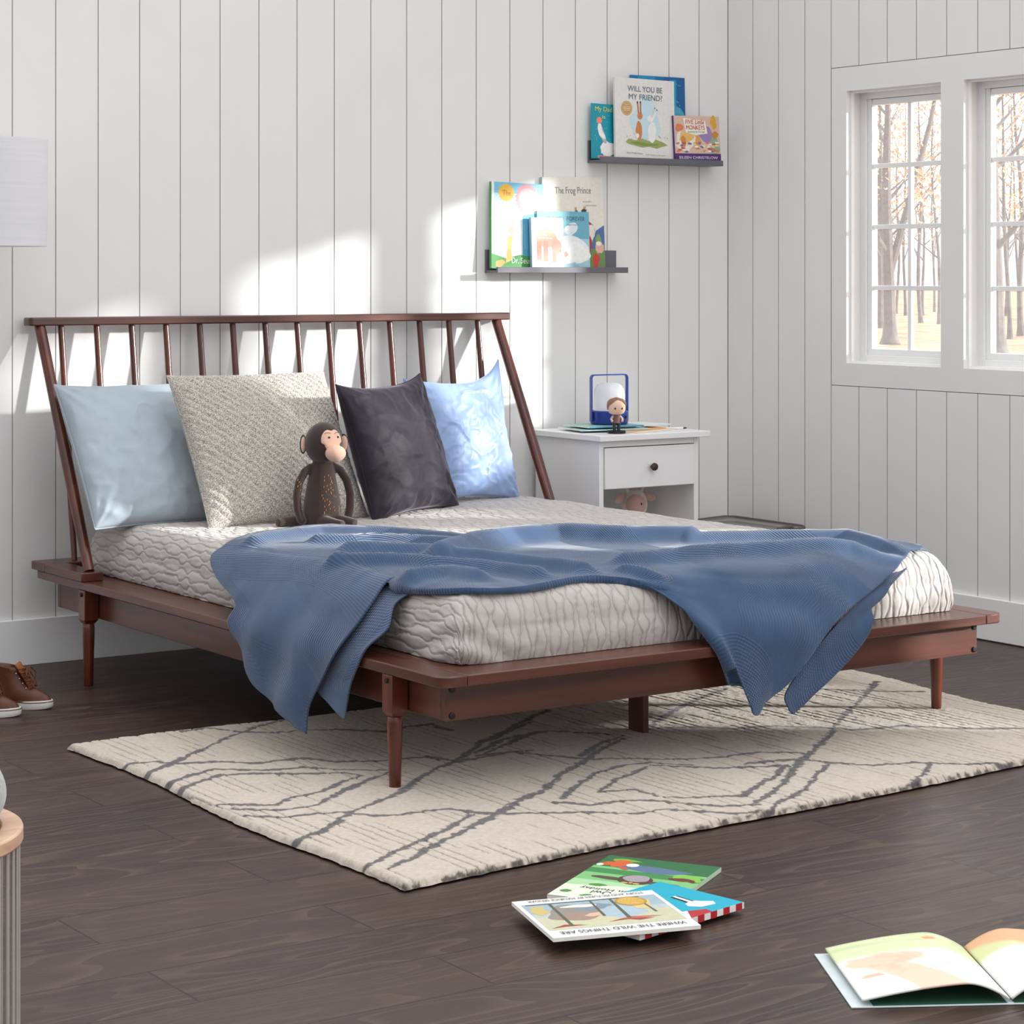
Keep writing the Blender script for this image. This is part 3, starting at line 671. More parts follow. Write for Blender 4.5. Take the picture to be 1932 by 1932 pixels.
FOLDS = [ ([ (3.008,5.332),(3.142,5.285),(3.245,5.185),(3.309,5.026) ], .014, .026), ([ (2.977,5.112),(3.087,4.983),(3.179,4.711),(3.239,4.461) ], .017, .030),
 ([ (3.096,4.871),(3.272,4.995),(3.424,5.049),(3.578,5.048),(3.701,4.905),(3.840,4.810) ], .026, .042), ([ (2.861,4.965),(2.899,4.876),(2.979,4.809),(3.057,4.644),(3.106,4.457) ], .016, .026),
 ([ (3.414,4.525),(3.610,4.521),(3.768,4.506),(3.947,4.507),(4.083,4.457),(4.172,4.354) ], .018, .034), ([ (3.353,4.443),(3.397,4.377),(3.399,4.257) ], .010, .022),
 ([ (2.886,5.459),(3.132,5.552),(3.287,5.415),(3.365,5.163) ], .012, .030), ([ (3.825,4.791),(4.047,4.729),(4.214,4.600),(4.219,4.364) ], .016, .034),
 ([ (2.86,4.62),(2.946,4.589),(2.961,4.498) ], .016, .03)]
def cubic_up(G, n):
    """interpolating cubic (Catmull-Rom) along axis 0"""
    m = G.shape[0]; t = np.linspace(0, m - 1, n); i = np.clip(np.floor(t).astype(int), 0, m - 2); f = (t - i)[:, None, None]
    p1, p2 = G[i], G[i + 1]; p0 = np.where((i > 0)[:, None, None], G[np.maximum(i - 1, 0)], 2 * p1 - p2); p3 = np.where((i < m - 2)[:, None, None], G[np.minimum(i + 2, m - 1)], 2 * p2 - p1)
    return .5 * (2 * p1 + (p2 - p0) * f + (2 * p0 - 5 * p1 + 4 * p2 - p3) * f ** 2 + (3 * p1 - p0 - 3 * p2 + p3) * f ** 3)
def support(X, Y, o=0.0):
    a = np.interp(X, [2.690 - o, 2.70 - o, 2.80 - o, 2.86 - o], [-9, .309, .428, .462 + o]); b = np.interp(Y, [4.240 - o, 4.25 - o, 4.35 - o, 4.42 - o], [-9, .309, .428, .462 + o])
    return np.minimum(a, b)
def cloth_patch(G, n, m, seed, hang, amp=.008, lift=0.0):
    G = np.array(G, float); P = cubic_up(G, n); P = cubic_up(P.transpose(1, 0, 2), m).transpose(1, 0, 2)
    du = np.linalg.norm(np.diff(P, axis=0), axis=2); dv = np.linalg.norm(np.diff(P, axis=1), axis=2)
    su = np.concatenate([np.zeros((1, m)), np.cumsum(du, 0)], 0); sv = np.concatenate([np.zeros((n, 1)), np.cumsum(dv, 1)], 1)
    nr = normals(P)
    if nr[..., {'x': 0, 'y': 1, 'z': 2}[hang[0]]].mean() * (1 if hang[1] == '+' else -1) < 0: nr = -nr
    X, Y = P[..., 0], P[..., 1]
    topf = np.clip((P[..., 2] - .425) / .03, 0, 1)
    h = np.zeros_like(X)
    for pl, a, w in FOLDS:
        d = seg_dist(X, Y, pl); h = np.maximum(h, 1.7 * a * np.exp(-(np.abs(d) / (w * 1.0)) ** 2))
    h = h * topf
    h = h + .0035 * fbm(X * 9, Y * 13, seed, 3) * topf
    # drapes on the hanging part: soft vertical ripples growing downwards
    drop = np.clip((.40 - P[..., 2]) / .25, 0, 1)
    c = Y if hang[0] == 'x' else X
    h = h + (amp * .8 * (1 + np.sin(c * 28 + P[..., 2] * 9 + seed)) + .004 * fbm(c * 14, P[..., 2] * 8, seed + 5, 2)) * drop
    lf = (.006 + (lift - .006) * np.clip(np.linspace(0, 4, n), 0, 1))[:, None] * np.ones((1, m))
    P = P + nr * (h + lf)[..., None]
    P[..., 2] = P[..., 2] + .002 * topf
    return P, np.stack([su, sv], -1)
def knit_mat():
    n = N('blue_waffle_knit_cotton'); t = n.new('ShaderNodeTexCoord'); sp = n.new('ShaderNodeSeparateXYZ')
    n.link(t.outputs['UV'], sp.inputs[0]); u, v = sp.outputs[0], sp.outputs[1]
    f = n.noise(n.obj(), 9, 3); col = n.ramp(f, [(.3, C('#344864')), (.7, C('#405878'))])
    ru = n.math('SINE', n.math('MULTIPLY', u, 2 * PI / .0086)); rv = n.math('SINE', n.math('MULTIPLY', v, 2 * PI / .0086))
    # broad bands: ribbed one way, ribbed the other way, plain
    bu = n.math('GREATER_THAN', n.math('SINE', n.math('MULTIPLY', u, 2 * PI / .52)), -.35); bv = n.math('GREATER_THAN', n.math('SINE', n.math('ADD', n.math('MULTIPLY', v, 2 * PI / .47), 1.0)), .45)
    h = n.math('ADD', n.math('MULTIPLY', n.math('MULTIPLY', ru, .5), bu), n.math('MULTIPLY', n.math('MULTIPLY', rv, .5), bv))
    n.set(color=n.mix(n.math('MULTIPLY', n.math('SUBTRACT', .5, h), .16), col, C('#2f4166')), rough=.85, sheen=.35, sheenr=.45, spec=.2)
    b = n.bump(h, .55, .0022)
    n.bump(n.noise(n.obj(), 700, 2), .2, .0006, normal=b); return n.m
M_KNIT = knit_mat()
throw = thing('throw_blanket', 'blue waffle-knit throw draped across the foot of the bed with corners hanging', 'blanket', (3.5, 4.7, .46))
def join_patches(name, patches, mat, parent, solid):
    vs, uvs, qs = [], [], []; o = 0
    for P, uv in patches:
        n_, m_, _ = P.shape; idx = np.arange(n_ * m_).reshape(n_, m_) + o
        qs.append(np.stack([idx[:-1, :-1], idx[1:, :-1], idx[1:, 1:], idx[:-1, 1:]], -1).reshape(-1, 4)); vs.append(P.reshape(-1, 3)); uvs.append(uv.reshape(-1, 2)); o += n_ * m_
    Vv = np.concatenate(vs) - np.array(parent.location); UVv = np.concatenate(uvs); Q = np.concatenate(qs)
    me = bpy.data.meshes.new(name); me.vertices.add(len(Vv)); me.vertices.foreach_set('co', Vv.ravel()); me.loops.add(Q.size); me.loops.foreach_set('vertex_index', Q.ravel().astype(np.int32))
    me.polygons.add(len(Q)); me.polygons.foreach_set('loop_start', np.arange(0, Q.size, 4, dtype=np.int32)); me.polygons.foreach_set('loop_total', np.full(len(Q), 4, dtype=np.int32)); me.update()
    me.polygons.foreach_set('use_smooth', np.ones(len(Q), bool)); l = me.uv_layers.new(name='UVMap'); l.data.foreach_set('uv', UVv[Q.ravel()].ravel()); me.materials.append(mat); me.validate()
    o = bpy.data.objects.new(name, me); COL.objects.link(o); o.parent = parent
    s = o.modifiers.new('thickness', 'SOLIDIFY'); s.thickness = solid; s.offset = 0; return o
PT = [r_ + [(r_[-1][0] + .0015 * k, r_[-1][1] - .002 * k, r_[-1][2] - .002 * k) for k in (1, 2, 3, 4)] for r_ in P1[:-1]] + P1b
p1, u1 = cloth_patch(PT, 300, 170, 71, 'z+', amp=.010, lift=.006)
P2 = [[(x_ + .05, y_ + .004, .455) for x_, y_, z_ in P2[0]]] + P2
p2, u2 = cloth_patch(P2, 130, 130, 71, 'x-', amp=.013, lift=.012); p3, u3 = cloth_patch(P3, 110, 40, 77, 'x-', amp=.003, lift=.007); p4, u4 = cloth_patch(P4, 110, 50, 79, 'y-', amp=.003, lift=.006)
join_patches('top_layer', [(p1, u1)], M_KNIT, throw, .004)
join_patches('side_fall', [(p2, u2 + [.1, .05])], M_KNIT, throw, .004)
join_patches('under_layer', [(p3, u3)], M_KNIT, throw, .0035); join_patches('under_layer', [(p4, u4)], M_KNIT, throw, .0035)

# ================================================================== PILLOWS
def pillow(name, label, w, h, t, mat, loc, rot, seed, wr=.006, pinch=.05, corner=.0, ear=None, knit=0, n=110, fill=.42, group=None):
    a = np.linspace(-1, 1, n); a = np.sign(a) * (1 - (1 - np.abs(a)) ** 1.5)     # finer towards the seam
    u, v = np.meshgrid(a, a, indexing='ij')
    x = u * w / 2 * (1 - pinch * (1 - v ** 2)); z = v * h / 2 * (1 - pinch * (1 - u ** 2))
    for (cu, cv, ex_, ez_) in (ear or []):
        g = np.clip((1 + cu * u) / 2, 0, 1) ** 7 * np.clip((1 + cv * v) / 2, 0, 1) ** 7; x = x + g * ex_; z = z + g * ez_
    prof_ = ((1 - u ** 2) * (1 - v ** 2)) ; th = t / 2 * prof_ ** fill
    r = np.hypot(u, v) + 1e-6; ang = np.arctan2(v, u)
    cr = np.exp(-((1 - np.abs(u)) ** 2 + (1 - np.abs(v)) ** 2) / .30)
    rad = .0 + wr * cr * np.sin(np.abs(np.arctan2(1.05 - np.abs(v), 1.05 - np.abs(u))) * 14 + fbm(u * 2, v * 2, seed, 2) * 2)
    def ridged(sx, sy, sd): return (1 - np.abs(fbm(u * sx + .6 * fbm(u * 2, v * 2, sd + 9, 2), v * sy + .6 * fbm(u * 2 + 5, v * 2, sd + 8, 2), sd, 2)) * 3.2)
    wk = wr * (rad * 0 + .9 * np.clip(ridged(2.2, 3.1, seed + 1), -.3, 1) * .6 + .5 * np.clip(ridged(5, 4, seed + 2), -.2, 1) * .5 + .8 * fbm(u * 3, v * 3, seed + 3, 3)) + rad * .45
    if knit:
        sx = u * w / 2; sz = v * h / 2; d1 = (sx + sz) / knit; d2 = (sx - sz) / knit
        wk = wk * .4 + .0052 * np.abs(np.sin(PI * d1 + .25 * fbm(sx * 60, sz * 60, seed, 2))) * (.5 + .5 * np.abs(np.sin(PI * d2 * 1.9))) + .0016 * fbm(sx * 170, sz * 170, seed + 4, 2)
    e = np.clip(prof_ * 14, 0, 1)
    root = thing(name, label, 'pillow', loc, rot, group)
    vs, fs = [], []
    F = np.stack([x, -(th + wk * e), z + h / 2], -1); B = np.stack([x, (th + wk * e * .5), z + h / 2], -1)
    V2 = np.concatenate([F.reshape(-1, 3), B.reshape(-1, 3)]); idx = np.arange(n * n).reshape(n, n)
    q = np.stack([idx[:-1, :-1], idx[1:, :-1], idx[1:, 1:], idx[:-1, 1:]], -1).reshape(-1, 4)
    Q = np.concatenate([q, q[:, ::-1] + n * n])
    me = bpy.data.meshes.new('cover'); me.from_pydata(V2.tolist(), [], Q.tolist())
    bm = bmesh.new(); bm.from_mesh(me); bmesh.ops.remove_doubles(bm, verts=bm.verts, dist=1e-5); bmesh.ops.recalc_face_normals(bm, faces=bm.faces); bm.to_mesh(me); bm.free()
    me.polygons.foreach_set('use_smooth', np.ones(len(me.polygons), bool)); me.materials.append(mat)
    o = bpy.data.objects.new('cover', me); COL.objects.link(o); o.parent = root
    # seam
    mb = MB(); L = [tuple(F[i, 0]) for i in range(0, n, 4)] + [tuple(F[n - 1, i]) for i in range(0, n, 4)] + [tuple(F[n - 1 - i, n - 1]) for i in range(0, n, 4)] + [tuple(F[0, n - 1 - i]) for i in range(0, n, 4)]
    mb.tube(L + [L[0]], .0022, 8, caps=False); obj('seam', mb, mat, root, smooth=True, local=True)
    return root
def cloth(name, c1, c2, rough=.75, sheen=.2, spec=.25, weave=500, ws=.15, coat=0):
    n = N(name); v = n.obj(); n.set(color=n.ramp(n.noise(v, 5, 3), [(.3, C(c1)), (.7, C(c2))]), rough=rough, sheen=sheen, sheenr=.4, spec=spec, coat=coat, coatr=.3); n.bump(n.noise(v, weave, 2), ws, .0006); return n.m
M_PALE = cloth('pale_blue_cotton', '#a3afb9', '#adb9c3', .6, .2)
M_SATIN = cloth('sky_blue_satin', '#869fca', '#94abd4', .46, .3, .45)
n = N('charcoal_velvet'); v = n.obj(); n.set(color=n.ramp(n.noise(v, 6, 4, .6, 1.5), [(.35, C('#1e1a22')), (.65, C('#2e2933'))]), rough=.6, sheen=.42, sheenr=.35, spec=.2, sheent=(.72, .68, .78, 1)); n.bump(n.noise(v, 300, 2), .1, .0005); M_VELVET = n.m
n = N('oatmeal_moss_knit'); v = n.obj(); f = n.noise(v, 420, 2, .6); n.set(color=n.ramp(f, [(.40, C('#6f6862')), (.50, C('#b9b2a8')), (.62, C('#d8d3ca'))]), rough=.95, sheen=.4, spec=.1); n.bump(n.noise(v, 200, 2, .6), .6, .002); M_KNITP = n.m
r = math.radians
pillow('pillow', 'smooth pale blue pillow at the left end of the headboard, behind the knitted cushion', .46, .47, .17, M_PALE, (2.965, 6.155, .452), (r(-33), 0, r(3)), 201, wr=.0065, pinch=.03, ear=[(-1, 1, .0, .012), (1, -1, .01, 0)])
pillow('throw_pillow', 'oatmeal moss-knit square cushion leaning beside the plush monkey',   .54, .505, .15, M_KNITP, (3.274, 5.965, .45), (r(-31), r(0), r(2)), 211, wr=.004, pinch=.045, knit=.030, n=230)
pillow('throw_pillow', 'dark charcoal velvet cushion leaning right of the plush monkey', .475, .41, .15, M_VELVET, (3.727, 6.005, .452), (r(-17), r(-1), r(27)), 221, wr=.006, pinch=.06, ear=[(1, 1, .004, .02), (1, -1, .03, -.012), (-1, 1, -.01, .014), (-1, -1, 0, -.01)], n=130)
pillow('throw_pillow', 'shiny sky blue satin cushion by the right headboard post', .46, .40, .13, M_SATIN, (4.068, 6.225, .452), (r(-12), r(2), r(14)), 231, wr=.0085, pinch=.09, ear=[(1, 1, .0, .065), (1, -1, .02, -.008), (-1, 1, 0, .0)], n=150)

# ================================================================== PLUSH MONKEY
mk = thing('plush_monkey', 'dark brown plush monkey with a peach face sitting on the quilt', 'stuffed toy', (3.305, 5.835, .456), (0, 0, r(-14)))
mb = MB()
mb.lathe([(.004, 0), (.040, .001), (.053, .014), (.056, .035), (.053, .070), (.047, .105), (.040, .140), (.035, .165), (.030, .180), (.02, .19)], (0, 0, 0), 28)
mb.ball((.004, -.004, .238), (.056, .052, .062), 28, 18)
mb.tube([(-.030, -.002, .172), (-.052, -.004, .158), (-.070, -.006, .128), (-.078, -.010, .09), (-.076, -.014, .05), (-.066, -.02, .018), (-.058, -.026, .012)], [.012, .0125, .0125, .0125, .0125, .013, .011], 14)
mb.tube([(.030, -.002, .172), (.052, -.004, .160), (.072, -.008, .130), (.081, -.012, .09), (.079, -.016, .05), (.070, -.024, .018), (.060, -.032, .012)], [.012, .0125, .0125, .0125, .0125, .013, .011], 14)
mb.tube([(-.018, -.025, .022), (-.005, -.060, .018), (.015, -.095, .014), (.030, -.115, .012)], [.019, .016, .014, .013], 14)
mb.tube([(.022, -.022, .022), (.045, -.050, .018), (.062, -.075, .015), (.072, -.092, .013)], [.019, .016, .014, .013], 14)
mb.tube([(-.035, .0, .020), (-.075, .004, .016), (-.112, .002, .014), (-.135, -.005, .013)], [.016, .015, .015, .013], 14)
M_FUR = plain('dark_brown_felt_knit', C('#35241d')[:3], .95, .18, 260, bump=.5, bdist=.0012, sheen=.4)
bo = obj('body', mb, M_FUR, mk, local=True)
rm = bo.modifiers.new('merge', 'REMESH'); rm.mode = 'VOXEL'; rm.voxel_size = .0035; rm.use_smooth_shade = True
sm = bo.modifiers.new('relax', 'SMOOTH'); sm.factor = .5; sm.iterations = 4
M_PEACH = plain('peach_felt', C('#dcb19a')[:3], .9, .05, 200, bump=.2, sheen=.3)
FQ = Euler((0, 0, r(16))).to_matrix()     # the face looks a little to the right
def onhead(px_, pz_, lift):
    """point on the head surface for face coordinates (right, up)"""
    a, b, c = .056 + lift, .052 + lift, .062 + lift
    yy = -b * math.sqrt(max(0, 1 - (px_ / a) ** 2 - (pz_ / c) ** 2)); p = FQ @ Vector((px_, yy, pz_)); return (p.x + .004, p.y - .004, p.z + .238)
def face_patch(outline, lift, mat, name, rings=8):
    mb = MB(); cx = sum(p[0] for p in outline) / len(outline); cz = sum(p[1] for p in outline) / len(outline); n_ = len(outline)
    vs = [onhead(cx, cz, lift)]; fs = []
    for k in range(1, rings + 1):
        t = k / rings; l = lift * (1 if k < rings else .1)
        vs += [onhead(cx + (px_ - cx) * t, cz + (pz_ - cz) * t, l) for px_, pz_ in outline]
    for i in range(n_): fs.append((0, 1 + i, 1 + (i + 1) % n_))
    for k in range(rings - 1):
        for i in range(n_): a0 = 1 + k * n_; j = (i + 1) % n_; fs.append((a0 + i, a0 + n_ + i, a0 + n_ + j, a0 + j))
    mb.add(vs, fs); return obj(name, mb, mat, mk, smooth=True, local=True, angle=80)
ol = []
for t in range(40):
    a = 2 * PI * t / 40; x_ = .034 * math.cos(a); z_ = .034 * math.sin(a) + .010
    if z_ > .03: z_ -= .006 * math.exp(-(x_ / .008) ** 2)
    if z_ < 0: x_ *= .80
    ol.append((x_, z_))
face_patch(ol, .0022, M_PEACH, 'face')
mz = FQ @ Vector((.004, -.058, -.026)); obj('muzzle', MB().ball((mz.x + .004, mz.y - .004, mz.z + .238), (.030, .028, .024), 24, 16), M_PEACH, mk, smooth=True, local=True, angle=80)
M_EYE = plain('black_thread', (.015, .012, .012), .5)
for ex_, ez_ in ((-.013, .020), (.017, .020)):
    q = onhead(ex_, ez_, .003); obj('eye', MB().ball(q, (.0032, .0022, .0032), 12, 8), M_EYE, mk, smooth=True, local=True)
mb = MB()
for cx_ in (-.014, .017): mb.tube([onhead(cx_ + .011 * math.cos(a), .0275 + .006 * math.sin(a), .003) for a in np.linspace(.25 * PI, .9 * PI, 7)], .0005, 6)
obj('eyebrow_stitching', mb, M_EYE, mk, local=True)
for sx in (-1, 1):
    M3 = Euler((0, 0, r(-28 * sx + 10))).to_matrix(); cx_ = .004 + sx * .060
    ear = obj('ear', MB().ball((cx_, .002, .236), (.0145, .006, .028), 20, 14, M=M3), M_FUR, mk, smooth=True, local=True)
    obj('inner_ear', MB().ball((cx_ + .001 * sx, -.0035, .236), (.0105, .0035, .0225), 18, 12, M=M3), M_PEACH, ear, smooth=True, local=True)
mb = MB(); rs = np.random.RandomState(9)
def onbody(a, z_):
    R_ = np.interp(z_, [0, .014, .035, .07, .105, .14, .165, .18], [.04, .053, .056, .053, .047, .040, .035, .03]) + .0004
    return (R_ * math.sin(a), -R_ * math.cos(a), z_)
for k in range(34):
    z_ = .040 + .11 * ((k * .618) % 1); a = .12 + (rs.rand() - .5) * 1.15 * (1 - .55 * abs(z_ - .09) / .055)
    mb.tube([onbody(a, z_ - .0022), onbody(a + .02, z_ + .0022)], .0006, 5)
obj('belly_stitches', mb, plain('orange_thread', C('#e09a62')[:3], .6), mk, local=True); mb = MB()
for k in range(9): a = k * 1.7; mb.tube([(-.070 - .004 * (k % 3), -.0185, .085 + .006 * k), (-.068 - .004 * (k % 3), -.0185, .090 + .006 * k)], .0006, 5)
obj('arm_stitches', mb, plain('orange_thread', C('#e09a62')[:3], .6), mk, local=True); mb = MB()
for k in range(5): mb.tube([onbody(.8 + .05 * (k % 2), .03 + .006 * k), onbody(.83 + .05 * (k % 2), .035 + .006 * k)], .0006, 5)
obj('hip_stitches', mb, plain('orange_thread', C('#e09a62')[:3], .6), mk, local=True)

# ================================================================== NIGHTSTAND
ns = thing('nightstand', 'white nightstand with one drawer and an open shelf beside the bed', 'nightstand', (4.79, 6.40, 0))
M_WF = plain('white_lacquer', (0.86, 0.86, 0.86), 0.35, 0.01, 6)
zt = .645
obj('top', MB().box(4.563, 5.034, 6.186, 6.590, zt - .020, zt), M_WF, ns, bevel=.002)
for a, b in ((4.578, 4.596), (4.982, 5.0)): obj('side_panel', MB().box(a, b, 6.212, 6.585, 0.0, zt - .0205), M_WF, ns, bevel=.0015)
obj('back_panel', MB().box(4.5965, 4.9815, 6.574, 6.584, .10, zt - .021), M_WF, ns)
obj('front_rail', MB().box(4.5965, 4.9815, 6.214, 6.23, zt - .0410, zt - .0205), M_WF, ns)
obj('drawer_runner_board', MB().box(4.5965, 4.9815, 6.25, 6.573, .4575, .4625), M_WF, ns)
obj('bottom', MB().box(4.5965, 4.9815, 6.216, 6.573, .13, .148), M_WF, ns)
dr = obj('drawer', MB().box(4.599, 4.979, 6.2075, 6.540, .4635, .601), M_WF, ns, bevel=.0015)
kn = obj('knob', MB().lathe([(.0045, 0), (.0045, .008), (.010, .011), (.0135, .017), (.0125, .022), (.006, .0245), (.001, .025)], (0, 0, 0), 24), plain('bronze_knob', (.055, .035, .032), .35, metal=.3), dr, local=True, smooth=True)
kn.location = (4.793 - 4.79, 6.2075 - 6.40, .532); kn.rotation_euler = (PI / 2, 0, 0)

# plush cow in the open shelf
cow = thing('plush_cow', 'cream plush cow with a round pink snout inside the nightstand', 'stuffed toy', (4.872, 6.42, .1485))
M_CR = plain('cream_plush', (.80, .70, .62), .95, .06, 120, bump=.4, sheen=.4); M_PK = plain('pink_plush', (.66, .42, .36), .95, .08, 120, bump=.4, sheen=.4)
mb = MB(); L = Vector((4.872, 6.42, .1485))
mb.lathe([(.01, 0), (.055, .004), (.062, .05), (.052, .12), (.04, .17), (.02, .19)], L, 24); mb.ball(L + Vector((0, -.012, .235)), (.048, .046, .056), 24, 16)
bo = obj('body', mb, M_CR, cow); q = bo.modifiers.new('merge', 'REMESH'); q.mode = 'VOXEL'; q.voxel_size = .004; q.use_smooth_shade = True
sn = obj('snout', MB().ball(L + Vector((-.022, -.052, .238)), (.036, .034, .036), 24, 16), M_PK, cow, smooth=True)
obj('nostril', MB().ball((4.872 - .024, 6.42 - .0862, .1485 + .243), (.003, .002, .0045), 10, 8), M_EYE, cow, smooth=True)
for sx in (-1, 1): obj('ear', MB().ball(L + Vector((sx * .064, -.015, .258)), (.027, .009, .015), 18, 10, M=Euler((0, r(18 * sx), r(-12 * sx))).to_matrix()), M_PK, cow, smooth=True)
for sx in (-1, 1): obj('horn', MB().tube([L + Vector((sx * .026, -.012, .280)), L + Vector((sx * .038, -.014, .296)), L + Vector((sx * .036, -.016, .304))], [.009, .007, .003], 10), M_CR, cow, smooth=True)

# ================================================================== BOOK BUILDER
def pm(name, c, rough=.45, **kw): return plain(name, c, rough, .03, 40, **kw)
_pc = {}
def ink(h):
    if h not in _pc: _pc[h] = plain('printed_ink_' + h.strip('#'), C(h)[:3], .42, .05, 90)
    return _pc[h]
def ell(cx, cy, rx, ry, n=24, a0=0.0, jag=0.0):
    return [(cx + rx * (1 + jag * (k % 2)) * math.cos(a0 + 2 * PI * k / n), cy + ry * (1 + jag * (k % 2)) * math.sin(a0 + 2 * PI * k / n)) for k in range(n)]
def rect(x0_, z0_, x1_, z1_): return [(x0_, z0_), (x1_, z0_), (x1_, z1_), (x0_, z1_)]
def blob(cx, cy, rx, ry, seed, n=28, amp=.18):
    R_ = random.Random(seed); ph = [R_.uniform(0, 6.28) for _ in range(3)]
    return [(cx + rx * (1 + amp * math.sin(2 * a + ph[0]) + amp * .6 * math.sin(3 * a + ph[1]) + amp * .4 * math.sin(5 * a + ph[2])) * math.cos(a), cy + ry * (1 + amp * math.sin(2 * a + ph[2]) + amp * .5 * math.sin(3 * a + ph[0])) * math.sin(a)) for a in [2 * PI * k / n for k in range(n)]]
def book(label, w, h, t, cover, loc, rot, art=(), texts=(), hard=True, spine=None, group=None, name='picture_book', order='XYZ', spine_art=()):
    """stands upright: width x, height z, front cover faces -y; spine on the left"""
    if len(rot) == 3 and abs(rot[1]) < .1 and rot[1] and abs(rot[0]) < .5: loc = (loc[0], loc[1], loc[2] + w / 2 * abs(math.sin(rot[1])))
    root = thing(name, label, 'book', loc, rot, group); root.rotation_mode = order
    c = .0018 if hard else .0006; o_ = .003 if hard else 0
    mc = ink(cover); ms = ink(spine) if spine else mc
    obj('cover', MB().box(-w / 2 + c, w / 2, -t, -t + c, 0, h).box(-w / 2 + c, w / 2, -c, 0, 0, h), mc, root, local=True, bevel=.0004)
    obj('spine', MB().box(-w / 2, -w / 2 + c - .00005, -t, 0, 0, h), ms, root, local=True, bevel=.0004)
    obj('pages', MB().box(-w / 2 + c + .0001, w / 2 - o_, -t + c + .00005, -c - .00005, o_, h - o_), M_PAPER, root, local=True)
    if art:
        mb = MB(); mats = []; y = -t - .00025
        for col_, poly in art:
            m = ink(col_)
            if m not in mats: mats.append(m)
            mb.add([(px_ - w / 2, y, pz_) for px_, pz_ in poly], [tuple(range(len(poly)))], mats.index(m)); y -= .00002
        me_o = obj('cover_picture', mb, mats, root, local=True)
    for i, (s_, cx, cz, tw, th_, col_) in enumerate(texts):
        text_mesh('cover_lettering', s_, root, cx - w / 2, cz, tw, th_, -t - .00045 - .00002 * len(art), ink(col_), dy=0, bold=.0)
    return root
rnd = random.Random(4)

# ---- picture ledges
M_LEDGE = plain('dark_grey_lacquer', C('#62626a')[:3], .4, .03, 20)
def ledge(label, xa, xb, zb):
    root = thing('picture_ledge', label, 'shelf', ((xa + xb) / 2, 6.58, zb), group='dark grey picture ledges on the back wall')
    obj('back_board', MB().box(xa, xb, 6.6065, 6.6158, zb, zb + .080), M_LEDGE, root, bevel=.001)
    obj('bottom_board', MB().box(xa, xb, 6.5445, 6.6064, zb, zb + .009), M_LEDGE, root, bevel=.001)
    obj('front_lip', MB().box(xa, xb, 6.536, 6.5444, zb, zb + .020), M_LEDGE, root, bevel=.001)
ledge('dark grey picture ledge, the upper one near the room corner', 4.823, 5.378, 1.577)
ledge('dark grey picture ledge, the lower one right of the headboard', 4.387, 4.944, 1.1875)
def lean(d, h): return -math.asin(d / h)
# upper ledge: floor z = 1.586, books lean back on the wall (y = 6.606)
zu = 1.5865
book('tall deep blue picture book at the back of the upper ledge, mostly hidden', .245, .310, .008, '#0f6fa8', (5.128, 6.600, zu + .0005), (lean(.010, .31), 0, r(0)),
     art=[('#0b5d96', rect(.15, 0, .245, .31)), ('#1a8fb8', rect(.03, 0, .11, .31)), ('#1599c0', rect(.175, .0, .205, .30)), ('#49a7c4', blob(.19, .17, .045, .05, 3)), ('#dff2f4', ell(.165, .215, .008, .006)), ('#0b4a72', ell(.185, .195, .003, .003))] +
     [('#bfe6ee', ell(.14 + .09 * rnd.random(), .2 + .1 * rnd.random(), .0014, .0014, 8)) for _ in range(16)], group='picture books on the upper ledge')
book('small turquoise picture book with a white long-necked bird, left on the upper ledge', .185, .196, .006, '#12a0b4', (4.912, 6.589, zu + .0005), (lean(.010, .196), r(1.5), r(0)),
     art=[('#0f97ad', rect(0, 0, .185, .196)), ('#f3f3f0', [(.032, .085), (.045, .075), (.075, .06), (.075, .03), (.06, .02), (.04, .02), (.038, .045), (.06, .075), (.058, .085), (.045, .10), (.04, .125), (.03, .13), (.025, .11)]), ('#f3f3f0', blob(.075, .035, .032, .028, 8)), ('#f08f7f', ell(.033, .137, .012, .012)), ('#f08f7f', rect(.025, .003, .09, .012))] +
     [('#d8f4f6', ell(.012 + .16 * rnd.random(), .05 + .11 * rnd.random(), .001, .001, 8)) for _ in range(40)],
     texts=[('My Dad', .052, .175, .075, .022, '#e6e04a'), ('is', .052, .150, .014, .012, '#e6e04a')], group='picture books on the upper ledge')
